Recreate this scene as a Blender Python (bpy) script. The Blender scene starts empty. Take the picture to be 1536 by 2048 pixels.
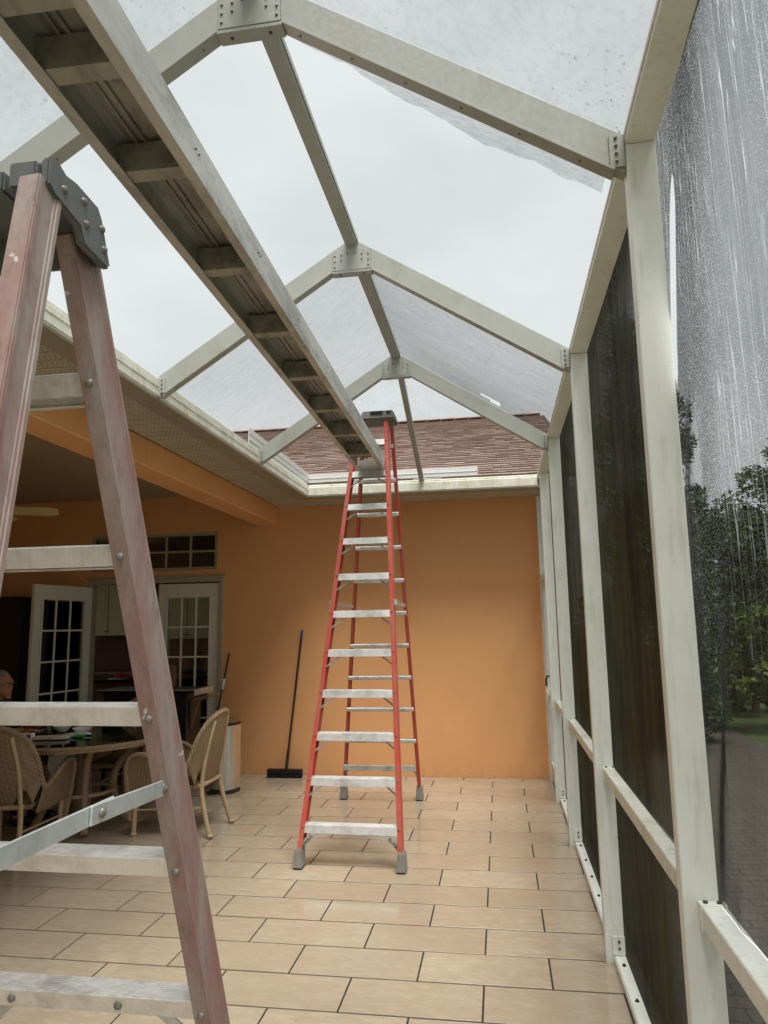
import bpy, bmesh, math, random
from mathutils import Vector as V, Matrix
random.seed(11)
sc = bpy.context.scene
col = sc.collection
R = math.radians

# ---------------------------------------------------------------- camera
cam_d = bpy.data.cameras.new('camera'); cam = bpy.data.objects.new('camera', cam_d); col.objects.link(cam)
cam_d.sensor_fit = 'VERTICAL'; cam_d.sensor_height = 24.0; cam_d.lens = 24.0 * 1425.0 / 2048.0
cam_d.clip_start = 0.02; cam_d.clip_end = 2000.0
yaw, pit, rol = 0.156594409, 0.156905744, -0.0163901748
fw = V((-math.sin(yaw)*math.cos(pit), math.cos(yaw)*math.cos(pit), math.sin(pit)))
rt = V((math.cos(yaw), math.sin(yaw), 0)); up = rt.cross(fw)
r2 = rt*math.cos(rol) + up*math.sin(rol); u2 = r2.cross(fw)
cam.matrix_world = Matrix(((r2.x, u2.x, -fw.x, 0), (r2.y, u2.y, -fw.y, 0), (r2.z, u2.z, -fw.z, 1.63), (0, 0, 0, 1)))
sc.camera = cam

# ---------------------------------------------------------------- world: overcast sky
SUN_EL, SUN_AZ = R(69), R(158)
w = bpy.data.worlds.new('World'); sc.world = w; w.use_nodes = True
nt = w.node_tree; nt.nodes.clear()
def wn(t, **k):
    n = nt.nodes.new(t)
    for a, b in k.items(): setattr(n, a, b)
    return n
out = wn('ShaderNodeOutputWorld'); bg = wn('ShaderNodeBackground')
sky = wn('ShaderNodeTexSky', sky_type='NISHITA', sun_disc=False, sun_elevation=SUN_EL, sun_rotation=SUN_AZ, air_density=1.0, dust_density=4.0, ozone_density=1.0)
hsv = wn('ShaderNodeHueSaturation'); hsv.inputs['Saturation'].default_value = 0.10
tc = wn('ShaderNodeTexCoord'); mp = wn('ShaderNodeMapping'); mp.inputs['Scale'].default_value = (1.2, 1.2, 2.6)
nz = wn('ShaderNodeTexNoise'); nz.inputs['Scale'].default_value = 1.6; nz.inputs['Detail'].default_value = 5; nz.inputs['Roughness'].default_value = 0.5
rp = wn('ShaderNodeValToRGB'); rp.color_ramp.elements[0].position = 0.30; rp.color_ramp.elements[1].position = 0.72
rp.color_ramp.elements[0].color = (3.15, 3.38, 3.44, 1); rp.color_ramp.elements[1].color = (4.35, 4.52, 4.52, 1)
mx = wn('ShaderNodeMixRGB'); mx.inputs[0].default_value = 0.93
nt.links.new(tc.outputs['Generated'], mp.inputs['Vector']); nt.links.new(mp.outputs[0], nz.inputs['Vector'])
nt.links.new(nz.outputs['Fac'], rp.inputs[0]); nt.links.new(sky.outputs[0], hsv.inputs['Color'])
nt.links.new(hsv.outputs[0], mx.inputs[1]); nt.links.new(rp.outputs[0], mx.inputs[2])
nt.links.new(mx.outputs[0], bg.inputs['Color']); bg.inputs['Strength'].default_value = 0.05
nt.links.new(bg.outputs[0], out.inputs[0])
sl = bpy.data.lights.new('sun', 'SUN'); sl.energy = 1.5; sl.angle = R(35); sl.color = (1.0, 0.97, 0.93)
so = bpy.data.objects.new('sun', sl); col.objects.link(so)
sd = V((math.sin(SUN_AZ)*math.cos(SUN_EL), math.cos(SUN_AZ)*math.cos(SUN_EL), math.sin(SUN_EL)))
so.rotation_euler = (-sd).to_track_quat('-Z', 'Y').to_euler()
sc.view_settings.view_transform = 'Standard'; sc.view_settings.look = 'None'
sc.view_settings.exposure = 2.05; sc.view_settings.gamma = 1.0; sc.view_settings.use_curve_mapping = False
sc.render.engine = 'CYCLES'
sc.cycles.use_denoising = True; sc.cycles.transparent_max_bounces = 24; sc.cycles.max_bounces = 10; sc.cycles.diffuse_bounces = 5

# ---------------------------------------------------------------- helpers
OFF = {}
def ortho(d, upv=V((0, 0, 1))):
    d = d.normalized(); s = d.cross(upv)
    if s.length < 1e-5: s = d.cross(V((0, 1, 0)))
    s.normalize(); return s, s.cross(d).normalized()
class MB:
    def __init__(s): s.v = []; s.f = []
    def add(s, vs, fs):
        n = len(s.v); s.v += [V(x) for x in vs]; s.f += [tuple(i+n for i in q) for q in fs]; return s
    def box(s, lo, hi):
        (a, b, c), (d, e, f) = lo, hi
        return s.add([(a,b,c),(d,b,c),(d,e,c),(a,e,c),(a,b,f),(d,b,f),(d,e,f),(a,e,f)],
                     [(3,2,1,0),(4,5,6,7),(0,1,5,4),(1,2,6,5),(2,3,7,6),(3,0,4,7)])
    def bar(s, p0, p1, w_, h_, upv=V((0,0,1))):
        p0, p1 = V(p0), V(p1); a, b = ortho(p1-p0, V(upv)); a = a*w_/2; b = b*h_/2
        return s.add([p0-a-b, p0+a-b, p0+a+b, p0-a+b, p1-a-b, p1+a-b, p1+a+b, p1-a+b],
                     [(0,1,2,3),(7,6,5,4),(4,5,1,0),(5,6,2,1),(6,7,3,2),(7,4,0,3)])
    def prism(s, prof, p0, p1, xa, ya):
        p0, p1, xa, ya = V(p0), V(p1), V(xa), V(ya); n = len(prof)
        vs = [p0+xa*a+ya*b for a, b in prof]+[p1+xa*a+ya*b for a, b in prof]
        fs = [tuple(range(n)), tuple(range(2*n-1, n-1, -1))]+[(i+n, (i+1) % n+n, (i+1) % n, i) for i in range(n)]
        return s.add(vs, fs)
    def tube(s, path, r, seg=8, closed=False, cap=True):
        path = [V(p) for p in path]; n = len(path); vs = []; fs = []
        rr = r if isinstance(r, (list, tuple)) else [r]*n
        prev = None
        for i, p in enumerate(path):
            if closed: t = path[(i+1) % n]-path[i-1]
            else: t = path[min(i+1, n-1)]-path[max(i-1, 0)]
            if prev is None: a, b = ortho(t)
            else:
                t = t.normalized(); a = prev-t*prev.dot(t)
                a.normalize(); b = a.cross(t)
            prev = a
            for k in range(seg):
                th = 2*math.pi*k/seg; vs.append(p+(a*math.cos(th)+b*math.sin(th))*rr[i])
        m = n if closed else n-1
        for i in range(m):
            j = (i+1) % n
            for k in range(seg):
                l = (k+1) % seg; fs.append((i*seg+k, i*seg+l, j*seg+l, j*seg+k))
        if cap and not closed:
            fs.append(tuple(range(seg-1, -1, -1))); fs.append(tuple((n-1)*seg+k for k in range(seg)))
        return s.add(vs, fs)
    def cyl(s, p0, p1, r, seg=12): return s.tube([p0, p1], r, seg)
    def ball(s, c, r, nu=12, nv=8, rot=None):
        c = V(c); rx = V(r) if not isinstance(r, (int, float)) else V((r, r, r)); vs = []; fs = []
        for j in range(nv+1):
            ph = math.pi*j/nv
            for i in range(nu):
                th = 2*math.pi*i/nu
                q = V((rx.x*math.sin(ph)*math.cos(th), rx.y*math.sin(ph)*math.sin(th), rx.z*math.cos(ph)))
                vs.append(c+(rot @ q if rot else q))
        for j in range(nv):
            for i in range(nu):
                k = (i+1) % nu; fs.append((j*nu+i, (j+1)*nu+i, (j+1)*nu+k, j*nu+k))
        return s.add(vs, fs)
    def grid(s, fn, nu, nv, closed=False):
        vs = [fn(i/nu, j/nv) for j in range(nv+1) for i in range(nu+1)]
        fs = [(j*(nu+1)+i, j*(nu+1)+i+1, (j+1)*(nu+1)+i+1, (j+1)*(nu+1)+i) for j in range(nv) for i in range(nu)]
        return s.add(vs, fs)
    def build(s, name, mat, parent=None, bevel=0, smooth=False, kind=None, solid=0, seg=1):
        o_ = OFF.get(parent.name, V((0,0,0))) if parent else V((0,0,0))
        me = bpy.data.meshes.new(name); bm = bmesh.new()
        bv = [bm.verts.new(x-o_) for x in s.v]
        for q in s.f:
            try: bm.faces.new([bv[i] for i in q])
            except ValueError: pass
        bmesh.ops.remove_doubles(bm, verts=bm.verts, dist=1e-6) if smooth else None
        bmesh.ops.recalc_face_normals(bm, faces=bm.faces)
        if bevel:
            ed = [e for e in bm.edges if len(e.link_faces) == 2 and e.calc_face_angle(0) > 0.5]
            bmesh.ops.bevel(bm, geom=ed, offset=bevel, segments=seg, affect='EDGES', clamp_overlap=True)
        if smooth:
            for f_ in bm.faces: f_.smooth = True
        bm.to_mesh(me); bm.free()
        if smooth and hasattr(me, 'set_sharp_from_angle'): me.set_sharp_from_angle(angle=R(40))
        o = bpy.data.objects.new(name, me); col.objects.link(o)
        if mat: me.materials.append(mat)
        if parent: o.parent = parent; OFF[o.name] = o_
        if kind: o['kind'] = kind
        if solid:
            md = o.modifiers.new('thickness', 'SOLIDIFY'); md.thickness = solid; md.offset = 0
        return o
def tag(o, label, cat, group=None):
    o['label'] = label; o['category'] = cat
    if group: o['group'] = group
    return o
def thing(name, label, cat, loc=(0,0,0), rz=0, group=None, world=True):
    o = bpy.data.objects.new(name, None); col.objects.link(o); o.location = loc; o.rotation_euler = (0,0,rz)
    o.empty_display_size = .1
    OFF[o.name] = V(loc) if world else V((0,0,0))
    return tag(o, label, cat, group)
def share(src, name, parent, loc, rz=0):
    o = bpy.data.objects.new(name, src.data); col.objects.link(o); o.parent = parent; o.location = loc; o.rotation_euler = (0,0,rz); return o
def copy_tree(o, parent=None):
    c = o.copy(); col.objects.link(c); c.parent = parent
    for ch in list(o.children): copy_tree(ch, c)
    return c

# ---------------------------------------------------------------- materials
class NT:
    def __init__(s, name):
        s.m = bpy.data.materials.new(name); s.m.use_nodes = True; s.t = s.m.node_tree; s.t.nodes.clear()
        s.out = s.n('ShaderNodeOutputMaterial')
    def n(s, t, **k):
        x = s.t.nodes.new(t)
        for a, b in k.items(): setattr(x, a, b)
        return x
    def l(s, a, b): s.t.links.new(a, b)
    def coords(s, kind='Object', scale=(1,1,1), rot=(0,0,0), rnd=False):
        if kind == 'World': o = s.n('ShaderNodeNewGeometry').outputs['Position']
        else: o = s.n('ShaderNodeTexCoord').outputs[kind]
        m = s.n('ShaderNodeMapping'); m.inputs['Scale'].default_value = scale; m.inputs['Rotation'].default_value = rot
        s.l(o, m.inputs['Vector'])
        if rnd:
            oi = s.n('ShaderNodeObjectInfo'); mu = s.n('ShaderNodeMath', operation='MULTIPLY'); mu.inputs[1].default_value = 53.0
            s.l(oi.outputs['Random'], mu.inputs[0]); s.l(mu.outputs[0], m.inputs['Location'])
        return m.outputs[0]
    def noise(s, co, scale, detail=4, rough=.55, dist=0):
        n = s.n('ShaderNodeTexNoise'); n.inputs['Scale'].default_value = scale; n.inputs['Detail'].default_value = detail
        n.inputs['Roughness'].default_value = rough; n.inputs['Distortion'].default_value = dist; s.l(co, n.inputs['Vector']); return n.outputs['Fac']
    def rng(s, x, lo, hi, a=0., b=1.):
        n = s.n('ShaderNodeMapRange'); n.interpolation_type = 'SMOOTHSTEP'
        for i, q in enumerate((lo, hi, a, b)): n.inputs[i+1].default_value = q
        s.l(x, n.inputs[0]); return n.outputs[0]
    def math(s, op, a, b=None):
        n = s.n('ShaderNodeMath', operation=op)
        for i, q in enumerate((a, b)):
            if q is None: continue
            if isinstance(q, (int, float)): n.inputs[i].default_value = q
            else: s.l(q, n.inputs[i])
        return n.outputs[0]
    def mix(s, f, a, b, bt='MIX'):
        n = s.n('ShaderNodeMixRGB', blend_type=bt)
        for i, q in enumerate((f, a, b)):
            if isinstance(q, (int, float)): n.inputs[i].default_value = q
            elif isinstance(q, (tuple, list)): n.inputs[i].default_value = tuple(q)+(1,)*(4-len(q))
            else: s.l(q, n.inputs[i])
        return n.outputs[0]
    def bump(s, h, strength, dist=.01):
        n = s.n('ShaderNodeBump'); n.inputs['Strength'].default_value = strength; n.inputs['Distance'].default_value = dist
        s.l(h, n.inputs['Height']); return n.outputs[0]
    def pbr(s, base, rough=.5, metal=0., normal=None, spec=None, coat=0):
        p = s.n('ShaderNodeBsdfPrincipled')
        for k, q in (('Base Color', base), ('Roughness', rough), ('Metallic', metal)):
            if isinstance(q, (int, float)): p.inputs[k].default_value = q
            elif isinstance(q, (tuple, list)): p.inputs[k].default_value = tuple(q)+(1,)*(4-len(q))
            else: s.l(q, p.inputs[k])
        if normal is not None: s.l(normal, p.inputs['Normal'])
        if spec is not None: p.inputs['Specular IOR Level'].default_value = spec
        p.inputs['Coat Weight'].default_value = coat
        s.l(p.outputs[0], s.out.inputs[0]); return s.m

def simple(name, base, rough=.5, metal=0., var=.12, scale=14, bump=0., spec=None, coord='Object', stretch=(1,1,1)):
    t = NT(name); co = t.coords(coord, stretch)
    n = t.noise(co, scale, 5)
    c = t.mix(n, tuple(x*(1-var) for x in base), tuple(min(1, x*(1+var)) for x in base))
    rg = t.rng(n, .3, .7, max(.03, rough-.08), min(1, rough+.08))
    return t.pbr(c, rg, metal, t.bump(n, bump, .004) if bump else None, spec)

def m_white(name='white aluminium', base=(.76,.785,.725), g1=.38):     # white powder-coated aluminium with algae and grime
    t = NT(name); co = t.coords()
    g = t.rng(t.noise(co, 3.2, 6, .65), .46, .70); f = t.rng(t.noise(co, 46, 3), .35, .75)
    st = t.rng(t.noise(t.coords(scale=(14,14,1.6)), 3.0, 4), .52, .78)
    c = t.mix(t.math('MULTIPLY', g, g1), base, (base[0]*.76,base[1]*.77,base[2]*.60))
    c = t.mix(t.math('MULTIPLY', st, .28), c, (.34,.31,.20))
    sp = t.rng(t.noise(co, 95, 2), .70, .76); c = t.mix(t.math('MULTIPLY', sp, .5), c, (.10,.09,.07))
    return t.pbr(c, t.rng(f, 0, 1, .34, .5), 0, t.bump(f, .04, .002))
def m_mossy():
    t = NT('weathered gutter'); co = t.coords()
    g = t.rng(t.noise(co, 5.5, 7, .7), .40, .62); st = t.rng(t.noise(t.coords(scale=(9,9,.7)), 5, 5), .45, .7)
    c = t.mix(t.math('MULTIPLY', g, .5), (.72,.72,.65), (.46,.46,.25)); c = t.mix(t.math('MULTIPLY', st, .28), c, (.33,.31,.17))
    return t.pbr(c, .45)
def m_stucco():
    t = NT('orange stucco'); co = t.coords('World')
    b = t.noise(co, .8, 4); f = t.noise(co, 160, 3, .6); mid = t.noise(co, 22, 4)
    c = t.mix(t.rng(b, .3, .7), (.68,.345,.145), (.73,.38,.165)); c = t.mix(t.math('MULTIPLY', t.rng(mid, .55, .8), .12), c, (.55,.26,.10))
    sc_ = t.rng(t.noise(t.coords('World', (1,1,2.5)), 5.0, 7, .75), .68, .74); c = t.mix(t.math('MULTIPLY', sc_, .25), c, (.66,.38,.2))
    sx_ = t.n('ShaderNodeSeparateXYZ'); t.l(co, sx_.inputs[0])
    spl = t.math('MULTIPLY', t.rng(sx_.outputs['Z'], .0, .22, 1, 0), t.rng(t.noise(co, 14, 6, .7), .40, .66)); c = t.mix(t.math('MULTIPLY', spl, .22), c, (.34,.18,.09))
    drip = t.math('MULTIPLY', t.rng(sx_.outputs['Z'], 1.6, 3.0, 0, 1), t.rng(t.noise(t.coords('World', (7,7,.35)), 3, 4), .54, .72)); c = t.mix(t.math('MULTIPLY', drip, .16), c, (.36,.19,.08))
    blot = t.rng(t.noise(co, 2.6, 5, .65), .56, .70); c = t.mix(t.math('MULTIPLY', blot, .10), c, (.80,.47,.25))
    h = t.math('ADD', t.math('MULTIPLY', f, .5), mid)
    return t.pbr(c, .72, 0, t.bump(h, .16, .008), .3)
def m_tile():
    t = NT('beige stone tile'); co = t.coords('Object', (1.0,3.2,1), (0,0,.5), rnd=True); cw = t.coords('World')
    v = t.noise(co, 7.5, 9, .72, .9); fine = t.noise(t.coords('Object', (1,2.2,1), (0,0,.4), rnd=True), 85, 5, .75)
    oi = t.n('ShaderNodeObjectInfo')
    c = t.mix(t.rng(v, .32, .68), (.380,.312,.220), (.472,.398,.295))
    vein = t.rng(t.math('ABSOLUTE', t.math('SUBTRACT', v, .5)), .0, .018, 1, 0); c = t.mix(t.math('MULTIPLY', vein, .16), c, (.23,.165,.105))
    c = t.mix(t.math('MULTIPLY', t.rng(fine, .48, .72), .38), c, (.27,.205,.135))
    c = t.mix(t.rng(oi.outputs['Random'], 0, 1, 0, .42), c, (.33,.262,.180))
    dirt = t.rng(t.noise(cw, 1.3, 7, .75), .54, .72); spk = t.rng(t.noise(cw, 75, 2), .67, .72)
    c = t.mix(t.math('MULTIPLY', t.math('MULTIPLY', dirt, spk), .75), c, (.06,.045,.03))
    c = t.mix(t.math('MULTIPLY', dirt, .20), c, (.22,.16,.09))
    pits = t.rng(t.noise(t.coords('Object', rnd=True), 140, 2), .70, .74); c = t.mix(t.math('MULTIPLY', pits, .5), c, (.12,.085,.05))
    wet = t.rng(t.noise(cw, .85, 4, .6), .38, .60); c = t.mix(t.math('MULTIPLY', wet, .18), c, (.24,.19,.13))
    rg = t.math('ADD', t.math('MULTIPLY', t.math('SUBTRACT', 1.0, wet), .24), .045)
    h = t.math('ADD', v, t.math('MULTIPLY', fine, .35))
    return t.pbr(c, rg, 0, t.bump(h, .06, .003), .5)
def m_fiber(name, red, grey, amt, rough):
    t = NT(name); co = t.coords(scale=(1,1,.25)); n = t.noise(co, 9, 7, .7); f = t.noise(t.coords(scale=(1,1,.12)), 120, 3)
    c = t.mix(t.rng(n, .38, .66, 0, amt), red, grey); c = t.mix(t.math('MULTIPLY', t.rng(f, .5, .8), .3), c, tuple(x*.6 for x in red))
    gr = t.rng(t.noise(t.coords(scale=(1,1,.5)), 26, 6, .75), .50, .74); c = t.mix(t.math('MULTIPLY', gr, .55*amt), c, (.10,.075,.062))
    sp = t.rng(t.noise(t.coords(), 21, 2), .73, .75); c = t.mix(t.math('MULTIPLY', sp, amt*.7), c, (.62,.60,.56))
    return t.pbr(c, rough, 0, t.bump(f, .15, .002), .4)
def m_alu(name, base, rough, dirt, dcol=(.16,.155,.14), sc_=(1,1,1)):
    t = NT(name); n = t.noise(t.coords(scale=sc_), 8, 7, .7); s_ = t.noise(t.coords(scale=(60,3,3)), 6, 4); k = t.noise(t.coords(), 60, 3)
    c = t.mix(t.rng(n, .42, .72, 0, dirt), base, dcol); c = t.mix(t.math('MULTIPLY', t.rng(s_, .55, .75), .35), c, tuple(x*.55 for x in base))
    return t.pbr(c, t.rng(k, .3, .7, rough-.08, rough+.12), .55, t.bump(s_, .05, .002))
def m_wicker(name, base, dark, sc_):
    t = NT(name); co = t.coords()
    w1 = t.n('ShaderNodeTexWave', wave_type='BANDS', bands_direction='Z'); w1.inputs['Scale'].default_value = sc_; w1.inputs['Distortion'].default_value = .6; w1.inputs['Detail'].default_value = 1
    w2 = t.n('ShaderNodeTexWave', wave_type='BANDS', bands_direction='X'); w2.inputs['Scale'].default_value = sc_*.42; w2.inputs['Distortion'].default_value = .4
    t.l(co, w1.inputs[0]); t.l(t.coords(rot=(0,0,.785)), w2.inputs[0])
    h = t.math('MULTIPLY', w1.outputs['Fac'], t.math('ADD', t.math('MULTIPLY', w2.outputs['Fac'], .5), .5))
    n = t.noise(co, 12, 4)
    c = t.mix(t.rng(h, .05, .55), dark, base); c = t.mix(t.math('MULTIPLY', t.rng(n, .4, .7), .4), c, tuple(x*.6 for x in base))
    return t.pbr(c, .55, 0, t.bump(h, .5, .003))
def m_screen(name, kk, mesh=(.028,.03,.03), streak=.15, drops=0., drop_sc=220, riv=0., specks=0., waves=0., stretch=(1,1,1), algae=0):
    """insect mesh: dark strands with open holes, wet with drops and run-down water"""
    t = NT(name); co = t.coords('World'); cs = t.coords('World', stretch)
    d = t.n('ShaderNodeBsdfDiffuse'); d.inputs['Color'].default_value = mesh+(1,)
    if algae:      # green and brown growth running down the mesh
        av = t.noise(t.coords('World', (1,1,.16)), 5, 9, .8); bv = t.noise(t.coords('World', (1,1,.10)), 14, 8, .8); lo = t.rng(t.noise(t.coords('World', (.6,.6,.35)), 2.0, 4), .25, .50)
        ac = t.mix(t.math('MULTIPLY', t.rng(av, .36, .74), lo), mesh, (.066,.074,.018)); ac = t.mix(t.math('MULTIPLY', t.math('MULTIPLY', t.rng(bv, .42, .74), lo), .8), ac, (.080,.068,.044)); t.l(ac, d.inputs['Color'])
    g = t.n('ShaderNodeBsdfGlossy'); g.inputs['Roughness'].default_value = .3; g.inputs['Color'].default_value = (.8,.82,.84,1)
    dm = t.n('ShaderNodeMixShader'); dm.inputs[0].default_value = .05; t.l(d.outputs[0], dm.inputs[1]); t.l(g.outputs[0], dm.inputs[2])
    tr = t.n('ShaderNodeBsdfTransparent')
    s1 = t.noise(cs, 6.0, 6, .7); 
    ge = t.n('ShaderNodeNewGeometry'); dt = t.n('ShaderNodeVectorMath', operation='DOT_PRODUCT'); t.l(ge.outputs['Normal'], dt.inputs[0]); t.l(ge.outputs['Incoming'], dt.inputs[1])
    ca = t.math('MAXIMUM', t.math('ABSOLUTE', dt.outputs['Value']), .02)
    op = t.math('MAXIMUM', t.math('MULTIPLY', t.math('SUBTRACT', 1.0, t.math('DIVIDE', kk, ca)), 1-kk), .012)     # strand width / pitch = kk
    T = t.math('MULTIPLY', op, t.rng(s1, .25, .75, 1-streak, 1+streak))
    if waves:
        s2 = t.noise(t.coords('World', stretch), 30, 3, .6); T = t.math('SUBTRACT', T, t.rng(s2, .48, .62, 0, waves))
    if specks:
        s3 = t.noise(co, 60, 1); big = t.rng(t.noise(co, 2.2, 4), .42, .6); T = t.math('SUBTRACT', T, t.math('MULTIPLY', t.rng(s3, .69, .72, 0, specks), big))
    n = t.n('ShaderNodeMixShader'); t.l(T, n.inputs[0]); t.l(dm.outputs[0], n.inputs[1]); t.l(tr.outputs[0], n.inputs[2]); last = n.outputs[0]
    if drops or riv:
        tl = t.n('ShaderNodeBsdfTranslucent'); tl.inputs['Color'].default_value = (.9,.92,.92,1)
        wt = t.n('ShaderNodeMixShader'); wt.inputs[0].default_value = .30; t.l(tr.outputs[0], wt.inputs[1]); t.l(tl.outputs[0], wt.inputs[2])
        vo = t.n('ShaderNodeTexVoronoi', feature='F1'); vo.inputs['Scale'].default_value = drop_sc; t.l(co, vo.inputs['Vector'])
        area = t.rng(t.noise(t.coords('World', (1,1,.5)), 2.4, 4), .36, .66)
        dots = t.math('MULTIPLY', t.rng(vo.outputs['Distance'], .22, .34, 1, 0), t.rng(vo.outputs['Color'], .80-drops*.75, .86-drops*.75))
        m_ = t.math('MULTIPLY', dots, t.math('ADD', t.math('MULTIPLY', area, .8), .12 if drops < .5 else .5))
        zz_ = t.n('ShaderNodeSeparateXYZ'); t.l(co, zz_.inputs[0]); m_ = t.math('MULTIPLY', m_, t.rng(zz_.outputs['Z'], 1.2, 2.2, .16, 1.3))     # spray clings near the eave
        if riv:
            rv = t.noise(t.coords('World', (1,1,.022)), 70, 1, .4); lim = t.rng(t.noise(t.coords('World', (1,1,.35)), 3.2, 3), .40, .62)
            rl = t.math('MULTIPLY', t.rng(t.math('ABSOLUTE', t.math('SUBTRACT', rv, .56)), .004, .020, 1, 0), lim)
            m_ = t.math('MAXIMUM', m_, t.math('MULTIPLY', t.math('MULTIPLY', rl, riv), t.rng(zz_.outputs['Z'], .9, 2.2, .12, 1)))
        n2 = t.n('ShaderNodeMixShader'); t.l(m_, n2.inputs[0]); t.l(last, n2.inputs[1]); t.l(wt.outputs[0], n2.inputs[2]); last = n2.outputs[0]
    t.l(last, t.out.inputs[0]); return t.m
def m_glass(name, tint=(.9,.95,.93), refl=.12):
    t = NT(name); tr = t.n('ShaderNodeBsdfTransparent'); tr.inputs[0].default_value = tint+(1,); g = t.n('ShaderNodeBsdfGlossy'); g.inputs['Roughness'].default_value = .02
    fr = t.n('ShaderNodeFresnel'); fr.inputs[0].default_value = 1.5; m_ = t.n('ShaderNodeMixShader')
    t.l(fr.outputs[0], m_.inputs[0]); t.l(tr.outputs[0], m_.inputs[1]); t.l(g.outputs[0], m_.inputs[2]); t.l(m_.outputs[0], t.out.inputs[0]); return t.m
def m_island(name, cols, rough=.85, bumpy=.3, fine=60):
    t = NT(name); ge = t.n('ShaderNodeNewGeometry'); r = t.n('ShaderNodeValToRGB'); cr = r.color_ramp
    while len(cr.elements) < len(cols): cr.elements.new(.5)
    for i, c in enumerate(cols): cr.elements[i].position = i/(len(cols)-1); cr.elements[i].color = c+(1,)
    t.l(ge.outputs['Random Per Island'], r.inputs[0]); n = t.noise(t.coords('World'), fine, 4, .7)
    c = t.mix(t.math('MULTIPLY', n, .5), r.outputs[0], tuple(x*.55 for x in cols[0]))
    return t.pbr(c, rough, 0, t.bump(n, bumpy, .004))
def m_leaf(name, a, b):
    t = NT(name); ge = t.n('ShaderNodeNewGeometry'); c = t.mix(ge.outputs['Random Per Island'], a, b)
    d = t.n('ShaderNodeBsdfPrincipled'); t.l(c, d.inputs['Base Color']); d.inputs['Roughness'].default_value = .5
    tl = t.n('ShaderNodeBsdfTranslucent'); t.l(t.mix(.5, c, (.12,.18,.02)), tl.inputs[0]); m_ = t.n('ShaderNodeMixShader'); m_.inputs[0].default_value = .25
    t.l(d.outputs[0], m_.inputs[1]); t.l(tl.outputs[0], m_.inputs[2]); t.l(m_.outputs[0], t.out.inputs[0]); return t.m

WHITE = m_white(); GRIMY_SHADED = m_white('grimy shaded white aluminium', (.33,.343,.315), .7); MOSSY = m_mossy(); STUCCO = m_stucco(); TILE = m_tile()  # rafter copy of the white: grime, plus shade put into a darker base
FLASHM = simple('clean white flashing', (.70,.71,.69), .4, 0, .06, 8)
GROUT = simple('dark grout', (.035,.026,.018), .8, 0, .3, 30)
RED = m_fiber('red fiberglass', (.46,.060,.038), (.42,.13,.09), .7, .42)
PINK = m_fiber('faded red fiberglass', (.265,.150,.130), (.30,.265,.235), .95, .62)
ALU = m_alu('worn aluminium', (.74,.74,.71), .38, .45)
ALU_D = m_alu('dull aluminium', (.60,.61,.57), .45, .55)
STEEL = m_alu('galvanised steel', (.62,.66,.66), .36, .45, (.22,.24,.24))
PLANK = m_alu('weathered plank aluminium', (.56,.56,.52), .50, .75, (.20,.195,.17), (1,.3,1))
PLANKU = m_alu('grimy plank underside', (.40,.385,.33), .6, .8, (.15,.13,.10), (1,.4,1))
BOLT = simple('dull bolt', (.20,.185,.165), .55, .5, .2, 30)
DARKBOLT = simple('dark bolt', (.05,.045,.04), .5, .4, .2, 30)
BLACKPL = simple('worn black plastic', (.045,.05,.05), .55, 0, .6, 18, .2)
CAPM = simple('scuffed cap plastic', (.105,.112,.108), .55, 0, .65, 9, .25)
FOOTM = simple('dull grey foot', (.26,.255,.235), .5, .3, .25, 16)
GREYCAP = simple('grey cap', (.13,.125,.115), .6, 0, .35, 20, .2)
SOFFIT = simple('beige soffit', (.44,.40,.31), .55, 0, .08, 12)
HOLE = simple('soffit hole', (.05,.042,.03), .9, 0, .1, 10)
FASCIA = simple('taupe fascia', (.30,.26,.19), .5, 0, .12, 6)
CEIL = simple('lanai ceiling paint', (.36,.28,.17), .8, 0, .05, 5)
DOORW = simple('door paint', (.62,.60,.50), .4, 0, .06, 9)
DOORFR = simple('door casing paint', (.36,.32,.22), .5, 0, .08, 9)
GLASS = m_glass('window glass'); 
SHING = m_island('brown shingle', [(.31,.225,.185), (.35,.258,.214), (.375,.28,.235), (.33,.242,.20), (.36,.268,.224)], .9, .5, 90)
WICK = m_wicker('tan wicker', (.36,.24,.13), (.045,.025,.012), 36)
WICKR = m_wicker('braided wicker rim', (.44,.31,.18), (.16,.10,.05), 60)
CANE = simple('bamboo pole', (.40,.295,.17), .45, 0, .22, 10)
CUSH = simple('olive cushion', (.15,.10,.03), .9, 0, .25, 60, .2)
TGLASS = simple('dark green glass top', (.012,.016,.008), .06, 0, .2, 3)
t_ = NT('brushed stainless steel'); _n = t_.noise(t_.coords(scale=(30,30,.4)), 6, 3)
CAN = t_.pbr(t_.mix(_n, (.50,.49,.44), (.60,.59,.54)), t_.rng(_n, .3, .7, .26, .34), .9)
LIDM = simple('bronze lid', (.30,.22,.11), .35, .7, .1, 10)
BLK = simple('black plastic', (.012,.012,.012), .35, 0, .3, 10)
BRIS = simple('black bristles', (.008,.008,.009), .9, 0, .4, 80)
BROWNST = simple('dark brown pole', (.035,.026,.018), .35, .3, .2, 10)
BLUE = simple('blue grip', (.02,.06,.28), .5, 0, .1, 10)
CABIN = simple('cream cabinet', (.52,.44,.24), .5, 0, .06, 6)
COUNT = simple('dark granite', (.03,.026,.022), .12, 0, .6, 60)
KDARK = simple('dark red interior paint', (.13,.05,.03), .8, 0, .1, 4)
KFLOOR = simple('interior floor', (.16,.12,.08), .4, 0, .1, 4)
FANM = simple('cream fan blade', (.56,.45,.22), .4, 0, .08, 10)
WOOD = simple('wooden shelf', (.16,.095,.045), .5, 0, .25, 8, 0, None, 'Object', (1,8,8))
GRILL = simple('dark grill metal', (.016,.015,.014), .35, .4, .3, 20)
SKIN = simple('skin', (.36,.165,.085), .5, 0, .12, 40)
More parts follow.
